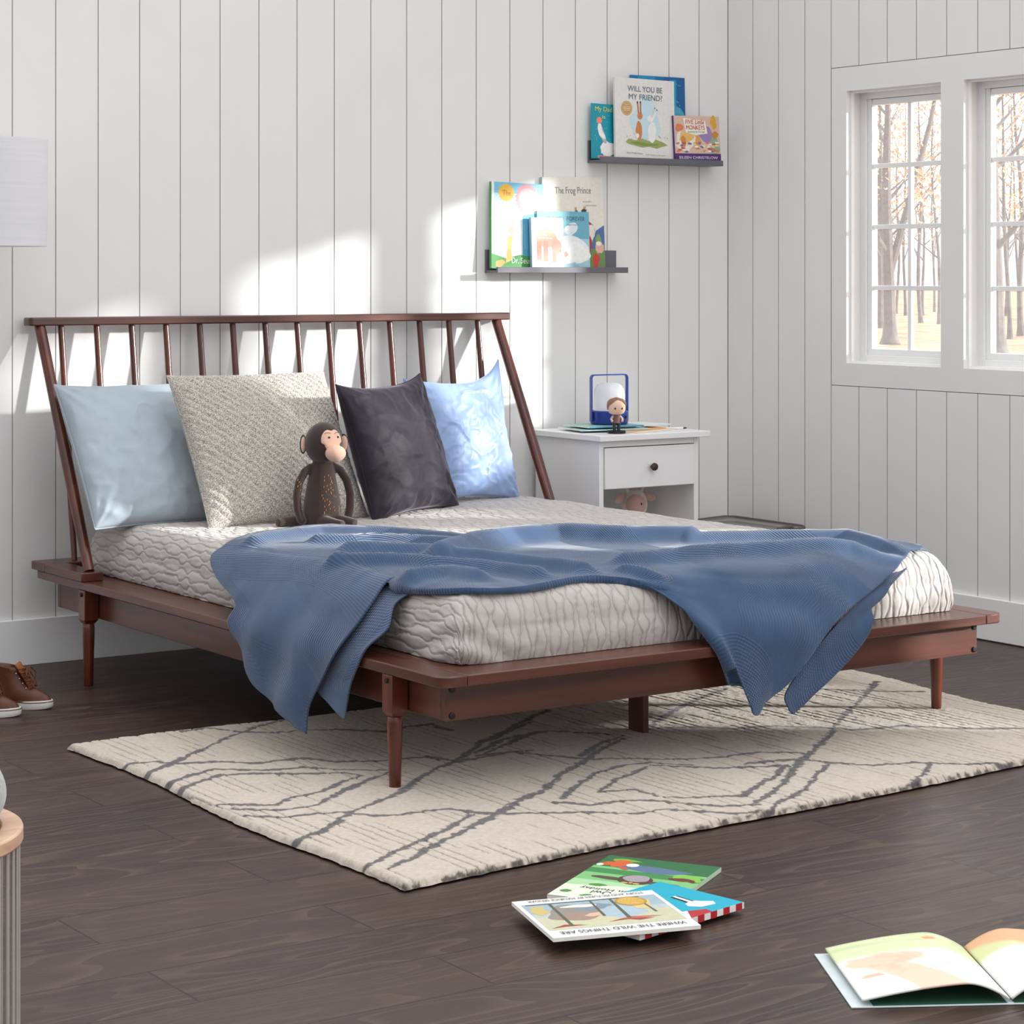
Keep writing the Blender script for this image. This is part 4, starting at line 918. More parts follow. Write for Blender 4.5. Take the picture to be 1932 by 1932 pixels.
book('large white picture book with two standing hares, centre of the upper ledge', .268, .292, .010, '#e4e2de', (5.040, 6.5705, zu + .0005), (lean(.013, .292), r(1.0), r(0)),
     art=[('#c7dfe9', blob(.135, .135, .066, .062, 11, amp=.12)), ('#c7dfe9', blob(.15, .19, .04, .03, 12)),
          ('#9aa660', [(.045, .062), (.06, .075), (.09, .07), (.12, .078), (.15, .07), (.18, .077), (.215, .068), (.235, .058), (.21, .052), (.185, .044), (.15, .05), (.12, .045), (.08, .052), (.06, .055)]),
          ('#7f9148', [(.06, .062), (.10, .066), (.15, .06), (.20, .062), (.18, .055), (.13, .052), (.09, .056)]),
          ('#cf8453', blob(.106, .105, .014, .034, 21, amp=.06)), ('#cf8453', ell(.111, .158, .012, .013)), ('#b9714a', [(.102, .165), (.098, .205), (.104, .208), (.108, .168)]), ('#b9714a', [(.111, .168), (.111, .208), (.117, .206), (.118, .166)]), ('#3b3230', ell(.1005, .206, .003, .005, 10)), ('#3b3230', ell(.114, .207, .003, .005, 10)), ('#f4efe8', ell(.098, .087, .008, .009)),
          ('#efeeea', blob(.165, .102, .019, .036, 23, amp=.06)), ('#efeeea', ell(.158, .150, .014, .012)), ('#efeeea', [(.165, .155), (.185, .183), (.190, .181), (.172, .152)]), ('#d9d2cf', [(.160, .158), (.176, .190), (.180, .189), (.167, .156)]), ('#4a4442', ell(.1875, .183, .0028, .003, 8)), ('#4a4442', ell(.178, .1895, .0025, .003, 8)),
          ('#c39a63', ell(.052, .183, .025, .026, 30)), ('#e2c79c', ell(.052, .183, .0225, .0235, 30)), ('#c39a63', ell(.052, .183, .021, .022, 30)), ('#ead8b8', rect(.037, .188, .068, .190)), ('#ead8b8', rect(.036, .181, .069, .184)), ('#ead8b8', rect(.040, .175, .066, .177)), ('#ead8b8', rect(.042, .196, .062, .198))] +
     [(c_, ell(.045 + .19 * rnd.random(), .074 + .022 * rnd.random(), .0022, .0022, 6)) for c_ in ('#a8b9dd', '#e2a9b6', '#f3ece0', '#a7bf77') * 6],
     texts=[('WILL YOU BE', .135, .255, .155, .020, '#5c6f82'), ('MY FRIEND?', .137, .226, .150, .020, '#5c6f82'), ('Sam McBratney', .085, .0235, .072, .0072, '#8c8f93'), ('illustrated by Anita Jeram', .180, .0205, .090, .0062, '#a5a6a8')], group='picture books on the upper ledge')
book('small square book with orange and yellow animals above a purple band, on the upper ledge', .212, .168, .008, '#c5b3c9', (5.272, 6.557, zu + .0005), (lean(.010, .168), r(-1.0), r(0)), spine='#4a2268',
     art=[('#d9b9a6', rect(.004, .032, .212, .168)), ('#efe4d6', blob(.05, .075, .045, .038, 31)), ('#e8b86b', blob(.055, .09, .03, .022, 32)), ('#9a83b8', blob(.15, .10, .035, .025, 33)), ('#8fae8c', blob(.185, .06, .025, .03, 34)),
          ('#f2ece0', [(.045, .160), (.147, .150), (.155, .105), (.10, .098), (.055, .108)]), ('#d9a53e', blob(.185, .145, .015, .022, 35)), ('#c9873c', blob(.19, .10, .014, .013, 36)), ('#c98a4a', blob(.042, .075, .013, .018, 37)), ('#d9a45a', blob(.11, .078, .015, .017, 38)), ('#d8825a', blob(.025, .125, .016, .016, 39))] +
     [(('#c8543e', '#f2e8dc', '#cf7d5e', '#7d6f9c', '#e4c9a0')[i % 5], blob(.012 + .19 * rnd.random(), .038 + .035 * rnd.random(), .009, .004, 40 + i, 12)) for i in range(40)] + [('#50256e', rect(0, 0, .212, .031))],
     texts=[('FIVE Little', .098, .146, .086, .016, '#c3392e'), ('MONKEYS', .100, .126, .086, .016, '#c3392e'), ('jumping on the bed', .103, .110, .078, .008, '#5f8f5e'), ('EILEEN CHRISTELOW', .108, .0165, .178, .0095, '#f0ecf2')], group='picture books on the upper ledge')
# lower ledge: floor z = 1.1965
zl = 1.197
book('tall cream picture book with a red figure, at the back of the lower ledge', .262, .325, .012, '#e9e4da', (4.752, 6.601, zl), (lean(.012, .325), r(-1.0), 0), spine='#a9c0c0',
     art=[('#4e6fa3', [(.262, .155), (.225, .135), (.205, .09), (.20, .06), (.262, .06)]), ('#6c8f52', [(.19, 0), (.19, .07), (.262, .075), (.262, 0)]), ('#7fa05c', blob(.235, .09, .012, .04, 51)), ('#cf3f35', blob(.222, .03, .015, .024, 52)), ('#b23a3c', [(.195, .17), (.215, .155), (.222, .135), (.216, .128), (.207, .145), (.197, .158)]), ('#f0e3dc', blob(.208, .135, .014, .022, 53)), ('#e6b6a8', ell(.240, .075, .018, .018, 16, jag=.15)), ('#f3e9e4', ell(.236, .09, .012, .008)), ('#b5302f', [(.19, .06), (.198, .12), (.207, .10), (.2, .06)]),
          ('#3f3a38', [(.165, .208), (.175, .214), (.188, .210), (.186, .2), (.165, .202)]), ('#c79a6a', [(.173, .213), (.178, .228), (.180, .218), (.186, .226), (.185, .214)]), ('#5d7f86', [(.135, .205), (.142, .212), (.150, .206), (.148, .198)]), ('#c79a6a', [(.137, .211), (.136, .222), (.141, .216), (.146, .220), (.144, .210)])],
     texts=[('The Frog Prince', .132, .275, .155, .030, '#77777c'), ('BROTHERS GRIMM', .190, .238, .034, .0045, '#8f8f92'), ('SYBILLE SCHENKER', .208, .225, .046, .0045, '#8f8f92')], hard=True, group='picture books on the lower ledge')
book('large picture book with yellow and pink tufts, green spine, left end of the lower ledge', .218, .298, .012, '#eef3f4', (4.497, 6.588, zl), (lean(.014, .298), r(1.6), 0), spine='#4d9a4e',
     art=[('#7fc6e0', rect(.012, .215, .218, .298)), ('#bfe2ee', rect(.012, .12, .218, .26)), ('#eef4f2', blob(.10, .17, .09, .06, 61)), ('#57aacb', [(.13, .02), (.218, .02), (.218, .20), (.13, .185)]), ('#4c9c50', [(.0, 0), (.218, 0), (.218, .052), (.17, .042), (.12, .05), (.06, .036), (0, .052)]), ('#e8a95c', blob(.035, .018, .02, .012, 62)), ('#e5c26a', [(.06, .02), (.085, .03), (.082, .08), (.09, .11), (.07, .115), (.066, .07)]), ('#e8b6a0', ell(.08, .135, .012, .014)),  # saturated blue quad paints the board book's cast shadow onto this cover
          ('#f0c04a', ell(.062, .262, .030, .028, 36, jag=.14)), ('#eb9aa4', ell(.150, .245, .046, .048, 44, jag=.13)), ('#efb0b4', ell(.150, .245, .036, .036, 30)), ('#93b2b8', [(.058, .228), (.060, .228), (.052, .16), (.050, .16)]), ('#e6d24e', ell(.203, .165, .02, .02, 20, jag=.1)), ('#d8473c', blob(.21, .09, .01, .02, 64))] + [('#8fc9da', [(.14 + .01 * k, .07), (.142 + .01 * k, .07), (.138 + .01 * k, .16), (.136 + .01 * k, .16)]) for k in range(7)],
     texts=[('The', .064, .262, .034, .018, '#c46a3c'), ('LORAX', .150, .246, .070, .024, '#f6efc4'), ('Dr. Seuss', .128, .030, .088, .020, '#fafaf6'), ('S', .204, .166, .012, .02, '#243c2e')], group='picture books on the lower ledge')
book('light blue picture book lettered FOREVER, centre of the lower ledge', .222, .205, .006, '#a7cfda', (4.690, 6.5735, zl), (lean(.012, .205), r(.3), 0), hard=False,
     art=[('#7bbccc', rect(.0, .145, .222, .205)), ('#6ab0c4', rect(.14, .11, .222, .205)), ('#e9eff0', blob(.13, .07, .085, .05, 71, amp=.1)), ('#dfe8ec', blob(.145, .145, .026, .022, 72)), ('#f3f5f4', blob(.17, .06, .045, .035, 73)), ('#9cc4d2', blob(.12, .012, .06, .012, 74)), ('#d99a90', blob(.118, .055, .008, .010, 75))],
     texts=[('LOVE YOU', .075, .180, .075, .013, '#3d5a80'), ('FOREVER', .165, .180, .078, .015, '#2f4c73'), ('ROBERT MUNSCH', .150, .158, .05, .005, '#55708f')], group='picture books on the lower ledge')
book('small white board book with a brown bear-like shape, front of the lower ledge', .136, .182, .012, '#efeeec', (4.610, 6.5655, zl), (lean(.008, .182), 0, 0), spine='#93b6c9',
     art=[('#c79a86', blob(.065, .11, .045, .032, 81, amp=.06)), ('#b98a78', rect(.022, .035, .042, .10)), ('#b98a78', rect(.05, .03, .07, .10)), ('#b98a78', rect(.088, .028, .104, .09)), ('#bb9180', blob(.107, .082, .020, .026, 82, amp=.08)), ('#8e6a60', ell(.121, .066, .004, .004, 10))],
     texts=[('Brown Bear,', .045, .133, .040, .006, '#f6f2ee'), ('Brown Bear,', .045, .122, .040, .006, '#f6f2ee'), ('What Do You See?', .058, .111, .06, .006, '#f6f2ee')], group='picture books on the lower ledge')

# ================================================================== ON THE NIGHTSTAND
def flat_book(label, w, h, t, col_, cx, cy, z, rz, spine=None, art=(), texts=(), hard=False, group=None, tilt=(0, 0)):
    """lying, front cover up; (cx,cy) = centre; book-up direction = +y turned by rz"""
    M = Matrix.Rotation(rz, 4, 'Z') @ Euler((tilt[0], tilt[1], 0)).to_matrix().to_4x4() @ Matrix.Rotation(-PI / 2, 4, 'X')
    e = M.to_euler(); up = M.to_3x3() @ Vector((0, 0, 1))
    return book(label, w, h, t, col_, (cx - up.x * h / 2, cy - up.y * h / 2, z - up.z * h / 2), tuple(e), art=art, texts=texts, hard=hard, spine=spine, group=group)
GB = 'thin books stacked on the nightstand'
flat_book('thin orange book at the bottom of the nightstand stack', .20, .25, .005, '#e0a95f', 4.835, 6.36, zt + .0004, r(-72), group=GB)
flat_book('thin pale green book at the bottom left of the nightstand stack', .19, .26, .0045, '#a9cfc8', 4.735, 6.40, zt + .0062, r(80), spine='#b9d6e0', group=GB)
flat_book('thin white book at the right of the nightstand stack', .16, .22, .004, '#e8eff0', 4.890, 6.44, zt + .0064 + .0046, r(-84), spine='#a8d6e6', group=GB)
flat_book('thin green book with a blue spine directly under the blue lantern', .17, .22, .005, '#8fc0ae', 4.735, 6.40, zt + .0158, r(86), spine='#5d94c4', group=GB)
pn = thing('pen', 'white pen with a black tip on the right of the nightstand top', 'pen', (4.98, 6.30, zt + .0045))
obj('barrel', MB().tube([(-.045, .010, 0), (.020, -.004, 0)], .0038, 10), plain('white_pen', (.85, .84, .82), .4), pn, local=True, smooth=True); obj('tip', MB().tube([(.0202, -.004, 0), (.034, -.007, 0)], [.0036, .0015], 10), M_BLACK, pn, local=True, smooth=True)
# blue lantern
lz = zt + .0214
la = thing('lantern', 'cobalt blue table lantern with a frosted dome on the nightstand books', 'lamp', (4.762, 6.405, lz), (0, 0, r(-6)))
M_BL = plain('cobalt_blue_plastic', C('#20388c')[:3], .3, .03, 20)
obj('base', MB().lathe([(.060, 0), (.064, .003), (.066, .010), (.066, .044), (.062, .047), (.01, .047)], (0, 0, 0), 48), M_BL, la, smooth=True, local=True)
n = N('frosted_glass_dome'); n.set(color=(.93, .94, .98, 1), rough=.35, trans=.55, sss=.0); n.b.inputs['Alpha'].default_value = .92
obj('dome', MB().lathe([(.052, .0472), (.054, .055), (.0545, .10), (.051, .120), (.042, .134), (.028, .141), (.006, .143)], (0, 0, 0), 40), n.m, la, smooth=True, local=True, angle=60)
hw, hh, rc = .074, .172, .012
hp = [(-hw, -.02 * 0, .012), (-hw, 0, hh - rc)] + [(-hw + rc - rc * math.cos(t), 0, hh - rc + rc * math.sin(t)) for t in np.linspace(.2, PI / 2, 5)] + [(hw - rc + rc * math.sin(t), 0, hh - rc + rc * math.cos(t)) for t in np.linspace(0, PI / 2 - .2, 5)] + [(hw, 0, hh - rc), (hw, 0, .012)]
mb = MB()
pr = [(-hw, hh), (hw, hh)]
poly = lambda w_, h_, rr: [(-w_, .010)] + [(-w_ + rr - rr * math.cos(t), h_ - rr + rr * math.sin(t)) for t in np.linspace(0, PI / 2, 7)] + [(w_ - rr + rr * math.sin(t), h_ - rr + rr * math.cos(t)) for t in np.linspace(0, PI / 2, 7)] + [(w_, .010)]
O, I = poly(hw, hh, .014), poly(hw - .0042, hh - .0042, .010); nn = len(O); vs = []
for yy in (-.008, .008): vs += [(a, yy, b) for a, b in O] + [(a, yy, b) for a, b in I]
fs = []
for i in range(nn - 1): fs += [(i, i + 1, nn + i + 1, nn + i), (2 * nn + i, 3 * nn + i, 3 * nn + i + 1, 2 * nn + i + 1), (i, 2 * nn + i, 2 * nn + i + 1, i + 1), (nn + i, nn + i + 1, 3 * nn + i + 1, 3 * nn + i)]
fs += [(0, nn, 3 * nn, 2 * nn), (nn - 1, 3 * nn - 1, 4 * nn - 1, 2 * nn - 1)[::1]]
mb.add(vs, fs); obj('handle', mb, M_BL, la, local=True, bevel=.0012)
obj('button', MB().lathe([(.005, 0), (.0045, .0012)], (0, 0, 0), 16, M=Euler((PI / 2, 0, 0)).to_matrix()), M_BLACK, la, local=True).location = (.030 - .0, -.0605, .026)
# generic big-headed toy figure
fg = thing('toy_figure', 'small brown-haired toy figure with a big head on a black stand', 'figurine', (4.684, 6.258, zt + .0003), (0, 0, r(-22)))
M_SK = plain('toy_skin', C('#e9c3ab')[:3], .45, .02, 20); M_HR = plain('toy_hair', C('#8a6650')[:3], .55, .1, 120); M_SH = plain('toy_shirt', C('#c9aea6')[:3], .6); M_TR = plain('toy_trousers', C('#2b2a30')[:3], .5)
obj('stand', MB().prism(ell(0, 0, .026, .024, 8, a0=PI / 8), 0, .008), M_BLACK, fg, local=True, bevel=.0015)
for sx in (-1, 1):
    obj('leg', MB().tube([(sx * .006, 0, .0082), (sx * .0065, 0, .028)], [.0045, .005], 12), M_TR, fg, local=True, smooth=True)
    ar_ = obj('arm', MB().tube([(sx * .009, 0, .048), (sx * .0155, -.002, .040), (sx * .014, -.008, .033)], [.0038, .0038, .0034], 10), M_SH, fg, local=True, smooth=True)
obj('torso', MB().lathe([(.007, .027), (.0105, .029), (.0095, .040), (.0105, .049), (.005, .053)], (0, 0, 0), 18), plain('toy_waistcoat', C('#75564c')[:3], .6), fg, local=True, smooth=True)
prof2 = [(.010, .052), (.020, .056), (.0245, .066), (.025, .078), (.023, .088), (.016, .095), (.005, .098)]
obj('head', MB().lathe(prof2, (0, 0, 0), 26), M_SK, fg, local=True, smooth=True, angle=80)
vs, fs = [], []; n1, n2 = 26, 14
for i in range(n2 + 1):
    for k in range(n1):
        a = 2 * PI * k / n1; front = max(0, math.cos(a + PI / 2)) ; zlow = .064 + .027 * (front ** .45) + .004 * math.sin(a * 3); z_ = zlow + (.1005 - zlow) * (i / n2)
        rr = np.interp(z_, [.052, .056, .066, .078, .088, .095, .1005], [.012, .022, .0265, .0272, .0255, .019, .001]); vs.append((rr * math.cos(a), rr * math.sin(a) + .0005, z_))
for i in range(n2):
    for k in range(n1): k2 = (k + 1) % n1; fs.append((i * n1 + k, i * n1 + k2, (i + 1) * n1 + k2, (i + 1) * n1 + k))
obj('hair', MB().add(vs, fs), M_HR, fg, local=True, smooth=True, angle=80)
for sx in (-1, 1): obj('eye', MB().ball((sx * .0095, -.0225, .070), (.0028, .0015, .0030), 10, 8), M_EYE, fg, local=True, smooth=True)

fg.scale = (1.22, 1.22, 1.22)

# grey ribbed fabric basket by the corner
bk = thing('storage_basket', 'low grey ribbed fabric basket on the floor in the room corner', 'basket', (5.25, 6.33, 0.0))
n = N('grey_ribbed_felt'); v = n.obj((1, 1, 1)); sp_ = n.new('ShaderNodeSeparateXYZ'); n.link(v, sp_.inputs[0]); w_ = n.math('SINE', n.math('MULTIPLY', sp_.outputs[2], 2 * PI / .013))
n.set(color=n.mix(n.math('MULTIPLY', n.math('SUBTRACT', 1, w_), .3), C('#9a9691'), C('#5e5b58')), rough=.9); n.bump(w_, .8, .003); M_RIB = n.m
bx, by, bw, bd, bh = 5.245, 6.33, .172, .26, .285
mb = MB(); ring = []
def rr_ring(w, d, rc_, n=8):
    p = []
    for cx_, cy_, a0 in ((w - rc_, d - rc_, 0), (-w + rc_, d - rc_, PI / 2), (-w + rc_, -d + rc_, PI), (w - rc_, -d + rc_, 1.5 * PI)): p += [(cx_ + rc_ * math.cos(a0 + t * PI / 2 / n), cy_ + rc_ * math.sin(a0 + t * PI / 2 / n)) for t in range(n + 1)]
    return p
rg_ = rr_ring(bw / 1, bd * .80, .03); nr_ = len(rg_); hs_ = [0.001, .05, .15, .24, .285]
vs = []
for h_ in hs_: vs += [(bx + a * (.94 + .06 * h_ / .28), by + b * (.94 + .06 * h_ / .28), h_ + (.012 * math.sin(a * 9 + b * 5) if h_ > .25 else 0)) for a, b in rg_]
for h_, q_ in zip(hs_[::-1], (.96, .94, .90, .80, .70)): vs += [(bx + a * q_ * .99, by + b * q_ * .99, .292 - (.96 - q_) * .10 + (.012 * math.sin(a * 9 + b * 5) if h_ > .25 else 0)) for a, b in rg_]
fs = [tuple(range(nr_))]
for i in range(2 * len(hs_) - 1):
    for k in range(nr_): k2 = (k + 1) % nr_; fs.append((i * nr_ + k, i * nr_ + k2, (i + 1) * nr_ + k2, (i + 1) * nr_ + k))
fs.append(tuple(range((2 * len(hs_) - 1) * nr_, 2 * len(hs_) * nr_)))
obj('body', mb.add(vs, fs), M_RIB, bk, smooth=True)
obj('rim', MB().tube([(bx + a, by + b, .288 + .012 * math.sin(a * 9 + b * 5)) for a, b in rg_ + rg_[:1]], .007, 8, caps=False), plain('dark_grey_binding', C('#5c5956')[:3], .85), bk, smooth=True)
obj('handle', MB().tube([(bx + .02, by - bd * .80 - .006, .23), (bx + .03, by - bd * .80 - .014, .300), (bx + .08, by - bd * .8 - .020, .305), (bx + .12, by - bd * .80 - .020, .27), (bx + .135, by - bd * .80 - .006, .20)], .008, 8), plain('dark_grey_binding', C('#5c5956')[:3], .85), bk, smooth=True)

# ================================================================== BOOKS ON THE FLOOR
GF = 'picture books lying on the floor'
flat_book('green picture book with an owl and a fox, at the back of the floor pile', .237, .324, .009, '#5f9f5c', 2.712, 3.560, .0003, r(122), hard=False, spine='#c4dcc0', group=GF,
     art=[('#7fbf7c', rect(0, .06, .237, .23)), ('#2f6e43', rect(0, .0, .237, .085)), ('#3f8a4c', rect(0, .10, .237, .135)), ('#a9d6a4', rect(0, .19, .237, .25)), ('#dfe9d2', rect(0, .235, .237, .324)), ('#dfe9d2', blob(.12, .24, .10, .02, 91)),
          ('#5a7391', blob(.12, .075, .075, .022, 92)), ('#8aa83e', blob(.19, .03, .03, .012, 93)), ('#7fbf4e', blob(.03, .11, .03, .03, 94)),
          ('#d4602f', blob(.192, .055, .020, .026, 95)), ('#d4602f', [(.20, .07), (.225, .08), (.232, .065), (.222, .05), (.205, .045)]), ('#efe9e2', ell(.165, .058, .013, .013)), ('#efe9e2', ell(.228, .075, .007, .009)), ('#c9572c', [(.175, .075), (.160, .095), (.170, .098), (.19, .08)]),
          ('#59483f', blob(.175, .165, .033, .012, 96)), ('#59483f', blob(.068, .170, .033, .013, 97)), ('#4d3d36', blob(.122, .160, .034, .036, 98, amp=.06)), ('#a79aa0', blob(.122, .150, .026, .026, 99, amp=.06)), ('#e0b45e', ell(.110, .186, .007, .004)), ('#e0b45e', ell(.134, .186, .007, .004)), ('#e0a04e', ell(.122, .184, .004, .005)),
          ('#6d2f1f', blob(.04, .125, .024, .010, 100)), ('#6d2f1f', [(.02, .12), (.005, .135), (.012, .14), (.03, .13)]), ('#f0ece8', blob(.058, .205, .010, .008, 101)), ('#244a34', blob(.075, .208, .014, .006, 102)), ('#4f8f45', blob(.175, .222, .018, .008, 103)), ('#4f8f45', blob(.165, .300, .014, .007, 104)), ('#4f8f45', blob(.215, .285, .012, .008, 105))],
     texts=[('The Owl', .125, .272, .085, .020, '#3c4a44'), ('goes on Holiday', .125, .248, .150, .018, '#3c4a44'), ('An adventure book', .118, .018, .11, .010, '#e8d45a'), ('by the sea', .12, .034, .05, .008, '#e8d45a')][:2])
flat_book('bright cyan picture book with a red and white striped spine in the floor pile', .205, .290, .012, '#10a9c4', 2.594, 3.362, .0098, r(101), hard=False, spine='#e9e6e4', group=GF,
     art=[('#f4f3f0', [(.03, .045), (.045, .035), (.06, .05), (.075, .06), (.07, .085), (.055, .095), (.035, .08)]), ('#b3232c', [(.0, .09), (.02, .085), (.035, .12), (.0, .15)]), ('#f4f3f0', [(.0, .15), (.035, .12), (.042, .14), (.0, .17)]), ('#1b1b1e', [(.07, .06), (.115, .055), (.118, .072), (.075, .078)]), ('#f4f3f0', [(.07, .064), (.117, .059), (.1175, .066), (.073, .072)])],
     texts=[('Dr. Seuss', .150, .112, .07, .016, '#f2f6f6')])
# stripes of the spine
sb = bpy.data.objects['picture_book.%03d' % (len([o for o in bpy.data.objects if o.name.startswith('picture_book')]) - 1)]
mb = MB(); M_RED = ink('#b3232c')
for k in range(8): mb.box(-.1028, -.1022, -.0124, .0004, .006 + k * .036, .024 + k * .036)
obj('spine_stripes', mb, M_RED, sb, local=True)
flat_book('white landscape picture book with a watercolour scene, topmost of the floor pile', .275, .245, .007, '#e9e8e4', 2.482, 3.352, .0224, r(163), hard=False, spine='#dcdad6', group=GF,
     art=[('#b9c4c2', rect(.008, .030, .267, .200)), ('#9fb4c0', rect(.008, .030, .267, .095)), ('#c6c6a8', rect(.008, .120, .267, .200)), ('#a7bfc9', blob(.10, .12, .055, .035, 111)), ('#c9c7a6', blob(.18, .155, .05, .03, 112)), ('#8f8c84', blob(.195, .105, .045, .045, 113)), ('#a08878', blob(.19, .13, .035, .022, 114)), ('#d9b49c', blob(.155, .125, .02, .012, 115)), ('#7e8f9c', blob(.145, .075, .04, .018, 116)), ('#dfe0da', blob(.165, .065, .03, .010, 117)), ('#c9b777', blob(.245, .075, .018, .03, 118)), ('#a0463f', [(.06, .175), (.11, .16), (.15, .178), (.11, .172), (.09, .182)]), ('#a0463f', [(.19, .185), (.23, .172), (.26, .19), (.23, .185)]), ('#bf6a5f', [(.04, .165), (.1, .155), (.12, .165), (.08, .17)]), ('#d9c288', [(.03, .06), (.075, .05), (.07, .11), (.045, .12)]),
          ('#5b5a44', [(.095, .035), (.100, .035), (.108, .165), (.100, .165)]), ('#5b5a44', [(.212, .04), (.218, .04), (.222, .185), (.215, .185)]), ('#5b5a44', [(.135, .04), (.139, .04), (.146, .14), (.14, .14)]), ('#5b5a44', [(.045, .07), (.049, .07), (.046, .14), (.041, .14)]), ('#5b5a44', rect(.04, .034, .26, .038)), ('#b98c3c', ell(.065, .062, .030, .030, 30)), ('#d1a94f', ell(.065, .062, .025, .025, 30))] +
     [('#e6cf8a', ell(.045 + .04 * rnd.random(), .042 + .04 * rnd.random(), .0012, .0012, 6)) for _ in range(30)],
     texts=[('WHERE THE WILD THINGS ARE', .137, .222, .235, .016, '#1d1c1b'), ('STORY AND PICTURES BY MAURICE SENDAK', .137, .015, .225, .011, '#1d1c1b')])

# open picture book
ob = thing('open_book', 'open picture book with pale green and orange pages, lower right corner of the floor', 'book', (2.842, 2.762, 0.0), (0, 0, r(-30)))
# local axes: x = to the right along the spreads, y = away; spine along y at x=0 ; near edge y=-.145, far edge y=+.145
HB = .147
obj('cover', MB().box(-.262, -.004, -HB, HB, .0005, .0028).box(.004, .262, -HB, HB, .0005, .0028).box(-.0045, .0045, -HB, HB, .0003, .0030), plain('pale_blue_green_cover', C('#cdd9dc')[:3], .4), ob, local=True, bevel=.0006)
obj('endpaper', MB().box(-.226, -.006, -HB + .003, HB - .003, .0030, .0036).box(.006, .226, -HB + .003, HB - .003, .0030, .0036), plain('dark_green_endpaper', C('#2c5a48')[:3], .6), ob, local=True)
def page_block(sgn, H0, thick, name, mats, art):
    nx_, ny_ = 60, 40
    s_ = np.linspace(0, 1, nx_); t_ = np.linspace(-1, 1, ny_)
    xs = .003 + .240 * s_ ; zc = .004 + H0 * (np.sin(np.clip(s_ / .30, 0, 1) * PI / 2) ** .9) * (1 - np.clip((s_ - .25) / .75, 0, 1) ** 1.5) + .0026 * s_
    Xp, Tp = np.meshgrid(xs, t_, indexing='ij'); Zp = np.repeat((zc)[:, None], ny_, 1)
    top_ = np.stack([sgn * Xp, Tp * (HB - .004), Zp + thick], -1)
    a_ = np.zeros((nx_, ny_, 3)); a_[:] = np.array(C('#e9e9e4')[:3])
    S_, T_ = np.meshgrid(s_, t_, indexing='ij'); a_ = art(a_, S_, T_)
    o = gridobj(name, top_, mats, ob, attr=a_, matrix=True); m_ = o.modifiers.new('leaves', 'SOLIDIFY'); m_.thickness = thick; m_.offset = -1 if sgn < 0 else 1
    return o
n = N('printed_page'); at = n.new('ShaderNodeAttribute'); at.attribute_name = 'pattern'; n.set(color=at.outputs['Color'], rough=.5); M_PAGE = n.m
def mixc(a_, m, c): m = np.clip(m, 0, 1)[..., None]; return a_ * (1 - m) + np.array(C(c)[:3]) * m
def art_left(a_, s, t):
    f = fbm(s * 5, t * 5, 131, 3); a_ = mixc(a_, (t - .22 - .22 * s + .45 * (s - .5) ** 2 + .05 * f) * 9, '#d3dbb0'); a_ = mixc(a_, np.clip((t - .55 + .04 * f) * 8, 0, 1) * np.clip((fbm(s * 3, t * 16, 133, 2)) * 3, 0, 1) * .5, '#b7c48e')
    cx = .62 + .10 * t; a_ = mixc(a_, (1 - np.abs(s - (.66 + .22 * np.sin(t * 1.6 + .2))) / (.15 - .03 * t)) * 6 * (t < .38) * 1.0, '#e9cdb6'); a_ = mixc(a_, np.clip(1 - ((s - .68) / .30) ** 2 - ((t - .18) / .22) ** 2, 0, 1) * 5, '#e8cab2')
    a_ = mixc(a_, np.clip(fbm(s * 9, t * 7, 135, 3) * 3, 0, 1) * np.clip(1 - ((s - .68) / .30) ** 2 - ((t + .0) / .5) ** 2, 0, 1) * .6, '#dcb498'); a_ = mixc(a_, np.clip(1 - ((s - .83) / .09) ** 2 - ((t + .32) / .06) ** 2, 0, 1) * 4, '#dfb89c')
    a_ = mixc(a_, np.clip(1 - ((s - .28) / .05) ** 2 - ((t - .78) / .07) ** 2, 0, 1) * 5, '#dc9c6e'); return a_
def art_right(a_, s, t):
    f = fbm(s * 5, t * 5, 141, 3); a_ = mixc(a_, (t - .25 + .9 * (s - .1) ** 2 + .05 * f) * 8, '#d5d9a4'); a_ = mixc(a_, (t + s * 1.2 - .75 + .06 * f) * 8, '#dfae84'); a_ = mixc(a_, np.clip(1 - ((s - .5) / .28) ** 2 - ((t - .1) / .3) ** 2, 0, 1) * 1.2, '#dfe9ec'); return a_
page_block(-1, .026, .0035, 'left_pages', M_PAGE, art_left); page_block(1, .030, .0035, 'right_pages', M_PAGE, art_right)
mb = MB(); R_ = random.Random(7)       # the small printed verse on the left page, upside down from here
def page_z(s): return .004 + .026 * (math.sin(min(s / .30, 1) * PI / 2) ** .9) * (1 - max(0, (s - .25) / .75) ** 1.5) + .0026 * s + .0035 + .0002
for row, (s0, s1) in enumerate(((.14, .34), (.10, .40), (.09, .44), (.08, .54), (.07, .44), (.06, .38))):
    y = -.030 - row * .0135 + .03; s = s0
    while s < s1:
        L_ = R_.uniform(.012, .02)
        x_ = .003 + .232 * s; x2 = .003 + .232 * (s + L_ * .72); mb.quad((-x_, y - .002, page_z(s)), (-x2, y - .002, page_z(s + L_)), (-x2, y + .0015, page_z(s + L_)), (-x_, y + .0015, page_z(s))); s += L_ + (.022 if R_.random() < .22 else .003)
obj('printed_verse', mb, ink('#8f9092'), ob, local=True)

